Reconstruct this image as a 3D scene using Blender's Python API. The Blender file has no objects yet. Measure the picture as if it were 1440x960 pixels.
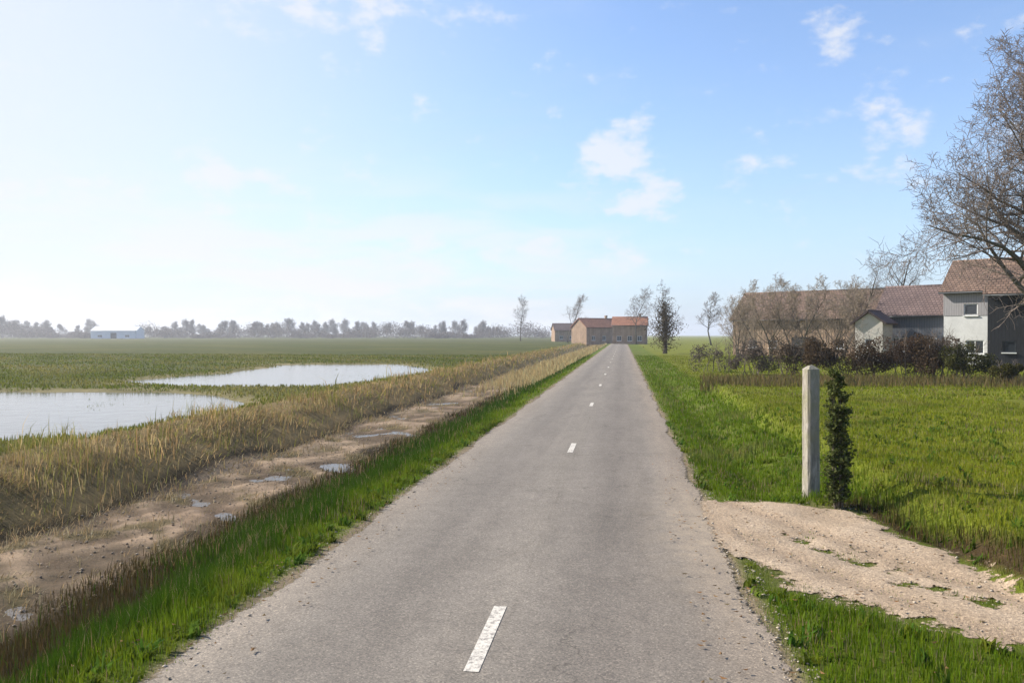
import bpy, bmesh, math, random
import numpy as np
from mathutils import Vector, Matrix, Euler, noise as mnoise

R = math.radians
random.seed(7)
rng = np.random.default_rng(11)
scene = bpy.context.scene
C = scene.collection

# ------------------------------------------------------------------ camera
H = 2.4                      # eye height (a survey-car height)
F = 1120.0                   # focal length in pixels of the 1440 wide photograph
YAW = math.atan((876 - 720) / F)      # the road runs along +Y; the lens looks a little left of it
HORIZ = 471.0
cam_d = bpy.data.cameras.new('camera')
cam = bpy.data.objects.new('camera', cam_d)
C.objects.link(cam)
cam_d.sensor_width = 36.0
cam_d.lens = 36.0 * F / 1440.0
cam_d.clip_start = 0.05
cam_d.clip_end = 20000
cam.location = (0, 0, H)
cam.rotation_euler = (R(90) - math.atan((480 - HORIZ) / F), 0, YAW)
scene.camera = cam
FW = np.array([-math.sin(YAW), math.cos(YAW)])
RT = np.array([math.cos(YAW), math.sin(YAW)])

def at(px, d):
    """ground-plan point d metres ahead in the direction of photo column px"""
    p = FW * d + RT * ((px - 720.0) / F * d)
    return float(p[0]), float(p[1])

def hz(py, d):
    return H - (py - HORIZ) / F * d

def gp(px, py, z=0.0):
    return at(px, (H - z) * F / (py - HORIZ))

# ------------------------------------------------------------------ helpers
def tag(o, label=None, cat=None, group=None, kind=None):
    if label: o['label'] = label
    if cat: o['category'] = cat
    if group: o['group'] = group
    if kind: o['kind'] = kind
    return o

def empty(name, loc, rz=0.0):
    o = bpy.data.objects.new(name, None)
    o.empty_display_size = 0.3
    o.location = loc
    o.rotation_euler = (0, 0, rz)
    C.objects.link(o)
    return o

def copy_tree(o, parent=None):
    c = o.copy()
    C.objects.link(c)
    c.parent = parent
    for ch in list(o.children):
        copy_tree(ch, c)
    return c

class MB:
    """collects shapes and links them as one mesh object"""
    def __init__(self):
        self.v = []; self.f = []; self.smooth = []
    def add(self, vs, fs, smooth=False):
        b = len(self.v)
        self.v.extend(vs)
        self.f.extend([tuple(i + b for i in f) for f in fs])
        self.smooth.extend([smooth] * len(fs))
    def box(self, x0, x1, y0, y1, z0, z1):
        self.add([(x0,y0,z0),(x1,y0,z0),(x1,y1,z0),(x0,y1,z0),(x0,y0,z1),(x1,y0,z1),(x1,y1,z1),(x0,y1,z1)],
                 [(0,3,2,1),(4,5,6,7),(0,1,5,4),(1,2,6,5),(2,3,7,6),(3,0,4,7)])
    def tube(self, pts, rad, sides=6, cap=True, smooth=True):
        vs = []; fs = []
        n = len(pts)
        ref = Vector((0.13, 0.31, 0.94)).normalized()
        for i, p in enumerate(pts):
            a = pts[max(i - 1, 0)]; b = pts[min(i + 1, n - 1)]
            t = (Vector(b) - Vector(a))
            if t.length < 1e-9: t = Vector((0, 0, 1))
            t.normalize()
            u = t.cross(ref)
            if u.length < 0.05: u = t.cross(Vector((1, 0, 0)))
            u.normalize(); w = t.cross(u)
            for k in range(sides):
                an = 2 * math.pi * k / sides
                q = Vector(p) + (u * math.cos(an) + w * math.sin(an)) * rad[i]
                vs.append((q.x, q.y, q.z))
        for i in range(n - 1):
            for k in range(sides):
                k2 = (k + 1) % sides
                fs.append((i*sides+k, i*sides+k2, (i+1)*sides+k2, (i+1)*sides+k))
        if cap and sides > 2:
            fs.append(tuple(reversed(range(sides))))
            fs.append(tuple((n-1)*sides + k for k in range(sides)))
        self.add(vs, fs, smooth)
    def build(self, name, mat, parent=None, bevel=0.0):
        me = bpy.data.meshes.new(name)
        me.from_pydata(self.v, [], self.f)
        me.polygons.foreach_set('use_smooth', self.smooth)
        if bevel > 0:
            bm = bmesh.new(); bm.from_mesh(me)
            bmesh.ops.bevel(bm, geom=bm.edges[:], offset=bevel, segments=2, affect='EDGES', profile=0.6)
            bm.to_mesh(me); bm.free()
        me.update()
        me.materials.append(mat)
        o = bpy.data.objects.new(name, me)
        C.objects.link(o)
        o.parent = parent
        return o

def np_mesh(name, verts, faces_flat, sizes, mat, cols=None, parent=None, smooth=False):
    me = bpy.data.meshes.new(name)
    nv = len(verts); nl = len(faces_flat); nf = len(sizes)
    me.vertices.add(nv); me.loops.add(nl); me.polygons.add(nf)
    me.vertices.foreach_set('co', np.asarray(verts, np.float32).ravel())
    me.loops.foreach_set('vertex_index', np.asarray(faces_flat, np.int32))
    starts = np.concatenate([[0], np.cumsum(sizes)[:-1]]).astype(np.int32)
    me.polygons.foreach_set('loop_start', starts)
    me.polygons.foreach_set('loop_total', np.asarray(sizes, np.int32))
    me.polygons.foreach_set('use_smooth', np.full(nf, smooth, bool))
    me.update(calc_edges=True)
    if cols is not None:
        a = me.color_attributes.new('tint', 'FLOAT_COLOR', 'POINT')
        c4 = np.ones((nv, 4), np.float32); c4[:, :3] = cols
        a.data.foreach_set('color', c4.ravel())
    me.validate()
    me.materials.append(mat)
    o = bpy.data.objects.new(name, me)
    C.objects.link(o)
    o.parent = parent
    return o

# ------------------------------------------------------------------ materials
class NT:
    def __init__(self, name):
        self.m = bpy.data.materials.new(name)
        self.m.use_nodes = True
        self.t = self.m.node_tree
        self.t.nodes.clear()
        self.out = self.n('ShaderNodeOutputMaterial')
    def n(self, kind, **kw):
        x = self.t.nodes.new(kind)
        for k, v in kw.items(): setattr(x, k, v)
        return x
    def l(self, a, b): self.t.links.new(a, b)
    def noise(self, vec, scale, detail=6, rough=0.6, dist=0.0):
        x = self.n('ShaderNodeTexNoise')
        x.inputs['Scale'].default_value = scale
        x.inputs['Detail'].default_value = detail
        x.inputs['Roughness'].default_value = rough
        x.inputs['Distortion'].default_value = dist
        if vec is not None: self.l(vec, x.inputs['Vector'])
        return x.outputs['Fac']
    def ramp(self, fac, stops, interp='LINEAR'):
        x = self.n('ShaderNodeValToRGB')
        x.color_ramp.interpolation = interp
        e = x.color_ramp.elements
        while len(e) < len(stops): e.new(0.5)
        for i, (p, c) in enumerate(stops):
            e[i].position = p
            e[i].color = (*c, 1) if len(c) == 3 else c
        self.l(fac, x.inputs['Fac'])
        return x.outputs['Color']
    def mix(self, fac, a, b, blend='MIX'):
        x = self.n('ShaderNodeMix', data_type='RGBA', blend_type=blend)
        for s, v in ((x.inputs['Factor'], fac), (x.inputs['A'], a), (x.inputs['B'], b)):
            if hasattr(v, 'is_output'): self.l(v, s)
            elif isinstance(v, (int, float)): s.default_value = v
            else: s.default_value = (*v, 1)
        return x.outputs['Result']
    def bump(self, h, strength, dist):
        x = self.n('ShaderNodeBump')
        x.inputs['Strength'].default_value = strength
        x.inputs['Distance'].default_value = dist
        self.l(h, x.inputs['Height'])
        return x.outputs['Normal']
    def pr(self, col, rough=0.8, normal=None, spec=0.3, metal=0.0):
        x = self.n('ShaderNodeBsdfPrincipled')
        if hasattr(col, 'is_output'): self.l(col, x.inputs['Base Color'])
        else: x.inputs['Base Color'].default_value = (*col, 1)
        if hasattr(rough, 'is_output'): self.l(rough, x.inputs['Roughness'])
        else: x.inputs['Roughness'].default_value = rough
        x.inputs['Specular IOR Level'].default_value = spec
        x.inputs['Metallic'].default_value = metal
        if normal is not None: self.l(normal, x.inputs['Normal'])
        return x
    def ragged(self, shader, co, amp=0.7, sc=7.0):
        """let what lies below show through where the sheet's own mask runs out, broken up by noise"""
        m = self.n('ShaderNodeSeparateColor')
        self.l(self.n('ShaderNodeVertexColor', layer_name='tint').outputs['Color'], m.inputs[0])
        f = self.noise(co, sc, 7, 0.75)
        a = self.n('ShaderNodeMath', operation='MULTIPLY_ADD'); a.inputs[1].default_value = amp; self.l(f, a.inputs[0])
        b = self.n('ShaderNodeMath', operation='ADD'); self.l(m.outputs[0], a.inputs[2]); self.l(a.outputs[0], b.inputs[0]); b.inputs[1].default_value = -0.5*amp
        fac = self.ramp(b.outputs[0], [(0.46, (0,0,0)), (0.54, (1,1,1))])
        tr = self.n('ShaderNodeBsdfTransparent'); mx = self.n('ShaderNodeMixShader')
        self.l(fac, mx.inputs[0]); self.l(tr.outputs[0], mx.inputs[1]); self.l(shader, mx.inputs[2])
        return mx.outputs[0]
    def done(self, shader):
        self.l(shader, self.out.inputs['Surface'])
        return self.m

def g(*c):  # sRGB 0..255 -> linear
    return tuple((x/255/12.92 if x/255 < 0.04045 else ((x/255+0.055)/1.055)**2.4) for x in c)

def m_simple(name, col, var=0.25, scale=6.0, rough=0.8, bump=0.2, bdist=0.01, spec=0.3):
    t = NT(name)
    co = t.n('ShaderNodeTexCoord').outputs['Object']
    f = t.noise(co, scale, 8, 0.65)
    f2 = t.noise(co, scale * 9, 4, 0.6)
    lo = tuple(c * (1 - var) for c in col); hi = tuple(min(1, c * (1 + var)) for c in col)
    c = t.ramp(f, [(0.3, lo), (0.7, hi)])
    c = t.mix(0.35, c, t.ramp(f2, [(0.3, lo), (0.7, hi)]))
    return t.done(t.pr(c, rough, t.bump(f2, bump, bdist), spec).outputs[0])

def m_leafy(name, transl=0.35, rough=0.6, spec=0.25):
    t = NT(name)
    a = t.n('ShaderNodeVertexColor', layer_name='tint').outputs['Color']
    p = t.pr(a, rough, None, spec)
    tr = t.n('ShaderNodeBsdfTranslucent')
    t.l(a, tr.inputs['Color'])
    mx = t.n('ShaderNodeMixShader')
    mx.inputs[0].default_value = transl
    t.l(p.outputs[0], mx.inputs[1]); t.l(tr.outputs[0], mx.inputs[2])
    return t.done(mx.outputs[0])

def m_terrain():
    t = NT('soil_and_turf')
    co = t.n('ShaderNodeTexCoord').outputs['Object']
    a = t.n('ShaderNodeVertexColor', layer_name='tint').outputs['Color']
    n1 = t.noise(co, 0.25, 8, 0.65)
    n2 = t.noise(co, 3.0, 8, 0.7)
    n3 = t.noise(co, 30.0, 5, 0.7)
    c = t.mix(1.0, a, t.ramp(n1, [(0.3, (0.72, 0.74, 0.7)), (0.7, (1.25, 1.2, 1.2))]), 'MULTIPLY')
    c = t.mix(1.0, c, t.ramp(n2, [(0.3, (0.7, 0.7, 0.7)), (0.7, (1.3, 1.25, 1.2))]), 'MULTIPLY')
    c = t.mix(0.8, c, t.ramp(n3, [(0.3, (0.6, 0.6, 0.6)), (0.7, (1.35, 1.35, 1.3))]), 'MULTIPLY')
    return t.done(t.pr(c, 0.95, t.bump(n3, 0.7, 0.05), 0.1).outputs[0])

def m_asphalt():
    t = NT('worn_asphalt')
    co = t.n('ShaderNodeTexCoord').outputs['Object']
    mp = t.n('ShaderNodeMapping'); mp.inputs['Scale'].default_value = (1.0, 0.10, 1.0)
    t.l(co, mp.inputs['Vector'])
    streak = t.noise(mp.outputs[0], 2.2, 6, 0.65)
    patch = t.noise(co, 0.55, 7, 0.62, 0.5)
    patch2 = t.noise(co, 4.0, 7, 0.7)
    grit = t.noise(co, 120.0, 2, 0.7)
    vg = t.n('ShaderNodeTexVoronoi'); vg.inputs['Scale'].default_value = 85.0; t.l(co, vg.inputs['Vector'])
    c = t.ramp(patch, [(0.3, (0.150, 0.130, 0.108)), (0.7, (0.196, 0.171, 0.144))])
    c = t.mix(0.45, c, t.ramp(streak, [(0.3, (0.122, 0.107, 0.093)), (0.72, (0.228, 0.201, 0.173))]))
    c = t.mix(0.5, c, t.ramp(patch2, [(0.3, (0.78, 0.77, 0.76)), (0.7, (1.2, 1.2, 1.18))]), 'MULTIPLY')
    # dusty pale edges and tyre polished tracks run along the road
    sx = t.n('ShaderNodeSeparateXYZ'); t.l(co, sx.inputs[0])
    u = t.n('ShaderNodeMapRange'); u.inputs['From Min'].default_value = -1.345*2.4; u.inputs['From Max'].default_value = 0.472*2.4
    t.l(sx.outputs['X'], u.inputs['Value'])
    wv = t.n('ShaderNodeMath', operation='MULTIPLY_ADD'); wv.inputs[1].default_value = 0.10
    t.l(streak, wv.inputs[0]); t.l(u.outputs[0], wv.inputs[2])
    band = t.ramp(wv.outputs[0], [(0.05, (1.22, 1.17, 1.11)), (0.2, (1.0, 1.0, 1.0)), (0.32, (0.83, 0.83, 0.84)), (0.45, (1.0, 1.0, 1.0)), (0.56, (1.03, 1.03, 1.02)),
                                  (0.62, (1.0, 1.0, 1.0)), (0.75, (0.83, 0.82, 0.82)), (0.9, (1.03, 1.01, 0.99)), (1.03, (1.24, 1.16, 1.07))])
    c = t.mix(1.0, c, band, 'MULTIPLY')
    # aggregate: pale and dark stones
    st = t.n('ShaderNodeSeparateColor'); t.l(vg.outputs['Color'], st.inputs[0])
    c = t.mix(0.75, c, t.ramp(st.outputs[0], [(0.0, (0.55, 0.55, 0.56)), (0.5, (0.98, 0.98, 0.98)), (0.85, (1.15, 1.14, 1.12)), (1.0, (1.75, 1.70, 1.62))]), 'MULTIPLY')
    c = t.mix(0.6, c, t.ramp(grit, [(0.25, (0.7, 0.7, 0.7)), (0.75, (1.3, 1.29, 1.27))]), 'MULTIPLY')
    # tar and oil stains
    stn = t.noise(co, 1.1, 5, 0.7, 1.5)
    c = t.mix(0.8, c, t.ramp(stn, [(0.60, (1, 1, 1)), (0.70, (0.74, 0.73, 0.72))]), 'MULTIPLY')
    # cracks
    wob = t.n('ShaderNodeVectorMath', operation='ADD')
    nz = t.n('ShaderNodeTexNoise'); nz.inputs['Scale'].default_value = 2.2; nz.inputs['Detail'].default_value = 8
    t.l(co, nz.inputs['Vector'])
    sc = t.n('ShaderNodeVectorMath', operation='SCALE'); sc.inputs['Scale'].default_value = 1.2
    t.l(nz.outputs['Color'], sc.inputs[0]); t.l(co, wob.inputs[0]); t.l(sc.outputs[0], wob.inputs[1])
    msk = t.ramp(t.noise(co, 0.3, 3, 0.5), [(0.46, (0, 0, 0)), (0.60, (1, 1, 1))])
    for scl, w_, dk in ((0.37, 0.006, 0.5), (1.6, 0.012, 0.66)):
        vo = t.n('ShaderNodeTexVoronoi', feature='DISTANCE_TO_EDGE'); vo.inputs['Scale'].default_value = scl
        t.l(wob.outputs[0], vo.inputs['Vector'])
        crack = t.ramp(vo.outputs['Distance'], [(0.0, (dk, dk, dk*0.97)), (w_, (1, 1, 1))])
        c = t.mix(msk, c, t.mix(1.0, c, crack, 'MULTIPLY'))
        msk = t.ramp(t.noise(co, 0.42, 3, 0.5), [(0.58, (0, 0, 0)), (0.66, (1, 1, 1))])
    sw = t.n('ShaderNodeMath', operation='MULTIPLY_ADD'); sw.inputs[1].default_value = 0.02; t.l(t.noise(co, 1.3, 4, 0.6), sw.inputs[0]); t.l(u.outputs[0], sw.inputs[2])
    seam = t.ramp(sw.outputs[0], [(0.534, (1,1,1)), (0.537, (0.6,0.59,0.58)), (0.540, (1,1,1))])
    c = t.mix(t.ramp(t.noise(co, 0.6, 4, 0.6), [(0.45, (0,0,0)), (0.55, (0.9,0.9,0.9))]), c, t.mix(1.0, c, seam, 'MULTIPLY'))
    my = t.n('ShaderNodeMapRange', interpolation_type='SMOOTHSTEP'); my.inputs['From Min'].default_value = 4.5; my.inputs['From Max'].default_value = 0.0
    ay = t.n('ShaderNodeMath', operation='SUBTRACT'); t.l(sx.outputs['Y'], ay.inputs[0]); ay.inputs[1].default_value = 10.0
    ab = t.n('ShaderNodeMath', operation='ABSOLUTE'); t.l(ay.outputs[0], ab.inputs[0]); t.l(ab.outputs[0], my.inputs['Value'])
    mu = t.n('ShaderNodeMapRange', interpolation_type='SMOOTHSTEP'); mu.inputs['From Min'].default_value = 0.72; mu.inputs['From Max'].default_value = 1.0
    t.l(u.outputs[0], mu.inputs['Value'])
    dm = t.n('ShaderNodeMath', operation='MULTIPLY'); t.l(my.outputs[0], dm.inputs[0]); t.l(mu.outputs[0], dm.inputs[1])
    d2 = t.n('ShaderNodeMath', operation='MULTIPLY'); t.l(dm.outputs[0], d2.inputs[0]); t.l(t.ramp(t.noise(co, 3.5, 7, 0.75), [(0.35, (0,0,0)), (0.7, (0.9,0.9,0.9))]), d2.inputs[1])
    c = t.mix(d2.outputs[0], c, (0.34, 0.27, 0.19))
    sh = t.pr(c, 0.88, t.bump(st.outputs[0], 0.6, 0.004), 0.25).outputs[0]
    return t.done(t.ragged(sh, co, 0.8, 9.0))

def m_paint():
    t = NT('worn_road_paint')
    co = t.n('ShaderNodeTexCoord').outputs['Object']
    f = t.noise(co, 28.0, 6, 0.75)
    c = t.ramp(f, [(0.40, (0.20, 0.18, 0.16)), (0.47, (0.42, 0.385, 0.335)), (0.60, (0.58, 0.535, 0.46))])
    return t.done(t.pr(c, 0.75, t.bump(f, 0.2, 0.003), 0.3).outputs[0])

def m_water(name, col, rough, ripple, scale):
    t = NT(name)
    co = t.n('ShaderNodeTexCoord').outputs['Object']
    f = t.noise(co, scale, 4, 0.6)
    x = t.pr(col, rough, t.bump(f, ripple, 0.05), 0.5)
    x.inputs['IOR'].default_value = 1.33
    return t.done(x.outputs[0])

def m_track():
    t = NT('sandy_gravel')
    co = t.n('ShaderNodeTexCoord').outputs['Object']
    n1 = t.noise(co, 1.3, 7, 0.65)
    n2 = t.noise(co, 22.0, 5, 0.75)
    n3 = t.noise(co, 110.0, 3, 0.7)
    c = t.ramp(n1, [(0.3, (0.30, 0.225, 0.155)), (0.7, (0.45, 0.35, 0.255))])
    c = t.mix(0.7, c, t.ramp(n2, [(0.3, (0.68, 0.66, 0.62)), (0.7, (1.25, 1.25, 1.22))]), 'MULTIPLY')
    c = t.mix(0.7, c, t.ramp(n3, [(0.3, (0.6, 0.6, 0.6)), (0.7, (1.35, 1.35, 1.35))]), 'MULTIPLY')
    vc = t.n('ShaderNodeSeparateColor'); t.l(t.n('ShaderNodeVertexColor', layer_name='tint').outputs['Color'], vc.inputs[0])
    rm_ = t.n('ShaderNodeMath', operation='MULTIPLY'); t.l(vc.outputs[1], rm_.inputs[0]); t.l(t.ramp(n1, [(0.3, (0.15,0.15,0.15)), (0.6, (0.75,0.75,0.75))]), rm_.inputs[1])
    c = t.mix(rm_.outputs[0], c, t.mix(1.0, c, (0.74, 0.70, 0.66), 'MULTIPLY'))
    vs_ = t.n('ShaderNodeTexVoronoi'); vs_.inputs['Scale'].default_value = 60.0; t.l(co, vs_.inputs['Vector'])
    sp = t.n('ShaderNodeSeparateColor'); t.l(vs_.outputs['Color'], sp.inputs[0])
    c = t.mix(0.7, c, t.ramp(sp.outputs[0], [(0.0, (0.6, 0.6, 0.62)), (0.4, (0.97, 0.97, 0.97)), (0.85, (1.06, 1.05, 1.04)), (1.0, (1.5, 1.48, 1.45))]), 'MULTIPLY')
    return t.done(t.ragged(t.pr(c, 0.95, t.bump(n2, 0.8, 0.03), 0.15).outputs[0], co, 1.5, 4.0))

def m_tiles(name, lo, hi):
    t = NT(name)
    co = t.n('ShaderNodeTexCoord').outputs['Object']
    b = t.n('ShaderNodeTexBrick')
    b.inputs['Scale'].default_value = 1.0
    b.inputs['Brick Width'].default_value = 0.30; b.inputs['Row Height'].default_value = 0.26
    b.inputs['Mortar Size'].default_value = 0.03
    b.inputs['Color1'].default_value = (*lo, 1); b.inputs['Color2'].default_value = (*hi, 1)
    b.inputs['Mortar'].default_value = (*[c*0.45 for c in lo], 1)
    t.l(co, b.inputs['Vector'])
    n = t.noise(co, 0.9, 7, 0.65)
    c = t.mix(0.8, b.outputs['Color'], t.ramp(n, [(0.3, (0.65, 0.65, 0.65)), (0.7, (1.3, 1.3, 1.25))]), 'MULTIPLY')
    return t.done(t.pr(c, 0.8, t.bump(b.outputs['Fac'], 0.5, -0.03), 0.3).outputs[0])

def m_planks(name, lo, hi, width=0.2):
    t = NT(name)
    co = t.n('ShaderNodeTexCoord').outputs['Object']
    w = t.n('ShaderNodeTexWave', bands_direction='X'); w.inputs['Scale'].default_value = 0.314 / width
    t.l(co, w.inputs['Vector'])
    mp = t.n('ShaderNodeMapping'); mp.inputs['Scale'].default_value = (9, 9, 0.7)
    t.l(co, mp.inputs['Vector'])
    n = t.noise(mp.outputs[0], 2.0, 7, 0.7)
    c = t.ramp(n, [(0.3, lo), (0.7, hi)])
    c = t.mix(0.9, c, t.ramp(w.outputs['Fac'], [(0.0, (0.4, 0.4, 0.4)), (0.06, (1, 1, 1))]), 'MULTIPLY')
    return t.done(t.pr(c, 0.8, t.bump(n, 0.3, 0.01), 0.3).outputs[0])

def m_bark(name, lo, hi, moss=None):
    t = NT(name)
    co = t.n('ShaderNodeTexCoord').outputs['Object']
    mp = t.n('ShaderNodeMapping'); mp.inputs['Scale'].default_value = (1, 1, 0.22)
    t.l(co, mp.inputs['Vector'])
    n = t.noise(mp.outputs[0], 16.0, 8, 0.75, 0.8)
    n2 = t.noise(co, 2.5, 5, 0.6)
    c = t.ramp(n, [(0.32, lo), (0.68, hi)])
    if moss:
        c = t.mix(t.ramp(n2, [(0.45, (0, 0, 0)), (0.62, (0.8, 0.8, 0.8))]), c, moss)
    return t.done(t.pr(c, 0.92, t.bump(n, 0.9, 0.03), 0.15).outputs[0])

def m_glass(name, col=(0.03, 0.035, 0.04)):
    t = NT(name)
    return t.done(t.pr(col, 0.05, None, 0.6).outputs[0])

M = dict(
    terrain=m_terrain(), asphalt=m_asphalt(), paint=m_paint(), track=m_track(),
    grass=m_leafy('grass_blades', 0.4, 0.8, 0.05), reed=m_leafy('dead_reed', 0.45, 0.9, 0.03), leaf=m_leafy('leaf', 0.3, 0.8, 0.06),
    ditch=m_water('ditch_water', (0.09, 0.07, 0.05), 0.09, 0.25, 5.0),
    pool=m_water('flood_water', (0.11, 0.10, 0.085), 0.12, 0.35, 1.1),
    bark=m_bark('grey_brown_bark', (0.055, 0.043, 0.033), (0.17, 0.14, 0.115), (0.085, 0.09, 0.045)),
    twig=m_simple('bare_twigs', (0.150, 0.118, 0.095), 0.3, 1.5, 0.9, 0.0),
    fartwig=m_simple('haze_paled_twigs', (0.21, 0.185, 0.18), 0.2, 0.5, 0.9, 0.0),  # twig colour paled to put distance haze into the far trees
    twig2=m_simple('willow_twigs', (0.27, 0.215, 0.155), 0.3, 1.5, 0.9, 0.0),
    ivy=m_leafy('ivy_leaf', 0.15, 0.6, 0.15),
    white=m_simple('white_render', (0.60, 0.595, 0.575), 0.15, 0.9, 0.85, 0.1),
    cream=m_simple('cream_render', (0.50, 0.465, 0.41), 0.1, 1.2, 0.85, 0.1),
    grey=m_planks('grey_boards', (0.27, 0.255, 0.255), (0.38, 0.36, 0.36), 0.18),
    bluegrey=m_planks('blue_grey_boards', (0.075, 0.085, 0.105), (0.115, 0.125, 0.145), 0.2),
    black=m_planks('black_tarred_boards', (0.010, 0.011, 0.014), (0.024, 0.026, 0.030), 0.22),
    brick=m_tiles('brown_brick', (0.34, 0.225, 0.15), (0.43, 0.30, 0.21)),
    tile_brown=m_tiles('brown_roof_tiles', (0.135, 0.085, 0.062), (0.19, 0.125, 0.092)),
    tile_grey=m_tiles('mauve_roof_tiles', (0.115, 0.078, 0.072), (0.15, 0.105, 0.098)),
    tile_red=m_tiles('red_roof_tiles', (0.30, 0.125, 0.07), (0.38, 0.17, 0.10)),
    frame=m_simple('white_paint', (0.78, 0.78, 0.76), 0.05, 4, 0.5, 0.05),
    darkframe=m_simple('dark_paint', (0.03, 0.035, 0.04), 0.1, 4, 0.5, 0.05),
    glass=m_glass('window_glass'),
    post=m_bark('weathered_post', (0.13, 0.115, 0.095), (0.43, 0.39, 0.33), (0.25, 0.235, 0.15)),
    stone=m_leafy('stones', 0.0, 0.9, 0.2),
    sheet=m_simple('pale_sheet_metal', (0.62, 0.64, 0.67), 0.08, 0.6, 0.5, 0.05),
    postcut=m_simple('cut_wood', (0.45, 0.38, 0.27), 0.2, 14, 0.85, 0.3),
)

# ------------------------------------------------------------------ lay of the land
RL, RR = -1.345 * H, 0.472 * H            # road edges
RC = (RL + RR) / 2
DITCH_Z = -0.92
# flood pool on the left field, outlined from where it lies
POOLS = [[gp(*q) for q in ((-260,628),(0,613),(110,612),(175,600),(240,588),(335,577),(350,562),(300,551),(230,547),(0,546.5),(-260,556))],
         [gp(*q) for q in ((170,536),(250,539.5),(340,541),(465,540),(560,529),(625,518),(560,510),(400,510.5),(330,521),(200,530))]]
TRACK = [(RR-0.3, gp(1020,704)[1])] + [gp(*q) for q in ((1100,706),(1195,714),(1258,748),(1335,783),(1440,836),(1560,880),(1900,1010),
         (2100,1250),(1700,1120),(1560,975),(1440,912),(1300,872),(1200,848),(1120,828),(1066,794))] + [(RR-0.3, gp(1040,765)[1])]

def poly_dist(poly, x, y):
    """signed distance to a polygon, negative inside (arrays)"""
    x = np.asarray(x, float); y = np.asarray(y, float)
    d = np.full(x.shape, 1e18); inside = np.zeros(x.shape, bool)
    n = len(poly)
    for i in range(n):
        x0, y0 = poly[i]; x1, y1 = poly[(i + 1) % n]
        ex, ey = x1 - x0, y1 - y0
        tt = np.clip(((x - x0) * ex + (y - y0) * ey) / (ex * ex + ey * ey), 0, 1)
        d = np.minimum(d, (x - x0 - tt * ex) ** 2 + (y - y0 - tt * ey) ** 2)
        c = ((y0 > y) != (y1 > y)) & (x < (x1 - x0) * (y - y0) / (y1 - y0 + 1e-12) + x0)
        inside ^= c
    d = np.sqrt(d)
    return np.where(inside, -d, d)

def pool_dist(x, y):
    return np.minimum(poly_dist(POOLS[0], x, y), poly_dist(POOLS[1], x, y))

def wob(x, y, s, k=0.0):
    return (np.sin(x*s*1.3 + 1.7*k + 2.1*np.sin(y*s*0.7 + k)) + np.sin(y*s*1.1 - 0.6*k + 1.6*np.sin(x*s*0.9 + 2*k))
            + 0.6*np.sin((x+y)*s*2.3 + k)) / 2.6

def sst(a, b, x):
    t = np.clip((x - a) / (b - a), 0, 1)
    return t * t * (3 - 2 * t)

def height(x, y):
    x = np.asarray(x, float); y = np.asarray(y, float)
    z = np.zeros(np.broadcast(x, y).shape)
    xs = x + 0.18 * wob(x*0, y, 0.55, 1.0)
    # verge, bank down, ditch bed, bank up
    xv = [-4000, -14.5, -12.0, -11.1, -9.4, -7.3, -6.55, -5.3, -4.15, -3.6, RL - 0.02, RR + 0.02, 1.9, 4000]
    zv = [-0.04, -0.04, 0.02, -0.14, -0.88, -0.88, -0.86, -0.72, -0.14, 0.0, 0.0, 0.0, -0.02, -0.02]
    z += np.interp(xs, xv, zv)
    # raised lawn to the right, with a short bank towards the track
    edge = 3.55 + 0.12 * wob(x*0, y, 0.8, 3.0)
    near = sst(14.5, 12.2, y)
    z += 0.30 * sst(edge, edge + 0.55, x - 0.13*np.maximum(0, 6 - y)**1.3) * sst(48, 30, y) 
    # a hollow beside the post and by the far verge
    z -= 0.26 * np.exp(-((x - 2.35) / 0.55) ** 2) * sst(11.9, 13.2, y) * sst(60, 30, y)
    # flood hollow
    pd = pool_dist(x, y)
    z += np.where(x < -12.5, -0.22 * sst(0.7, -0.9, pd), 0)
    z += sst(-6.2, -7.0, x) * sst(-9.9, -9.2, x) * (0.045*wob(x, y, 0.9, 4.0) + 0.03*wob(x, y, 3.3, 1.0) + 0.010*wob(x + 0.4*y, y - 0.3*x, 8.5, 2.0) + 0.020)
    amp = sst(RR + 0.1, RR + 1.5, x) + sst(RL - 0.1, RL - 1.5, x)
    z += amp * 0.035 * (wob(x, y, 1.1, 0.3) + 0.6 * wob(x, y, 2.7, 2.0))
    return z

TA = np.array(gp(1085, 748)); TB = np.array(gp(1440, 874)); TD = (TB - TA) / np.linalg.norm(TB - TA)
def lateral(x, y):
    """metres to the side of the track's centre line (it bends slightly where it meets the road)"""
    return (x - TA[0]) * TD[1] - (y - TA[1]) * TD[0] + 0.10 * wob(x, y, 0.7, 2.0)
def along(x, y):
    return (x - TA[0]) * TD[0] + (y - TA[1]) * TD[1]

G_MID = np.array((0.085, 0.115, 0.012)); G_DARK = np.array((0.034, 0.062, 0.007)); G_YEL = np.array((0.078, 0.080, 0.02))
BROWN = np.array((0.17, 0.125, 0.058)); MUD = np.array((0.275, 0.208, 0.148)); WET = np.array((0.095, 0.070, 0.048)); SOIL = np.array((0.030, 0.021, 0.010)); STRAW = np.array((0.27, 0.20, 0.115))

def lerp(a, b, t): return a + (b - a) * t[..., None]

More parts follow.
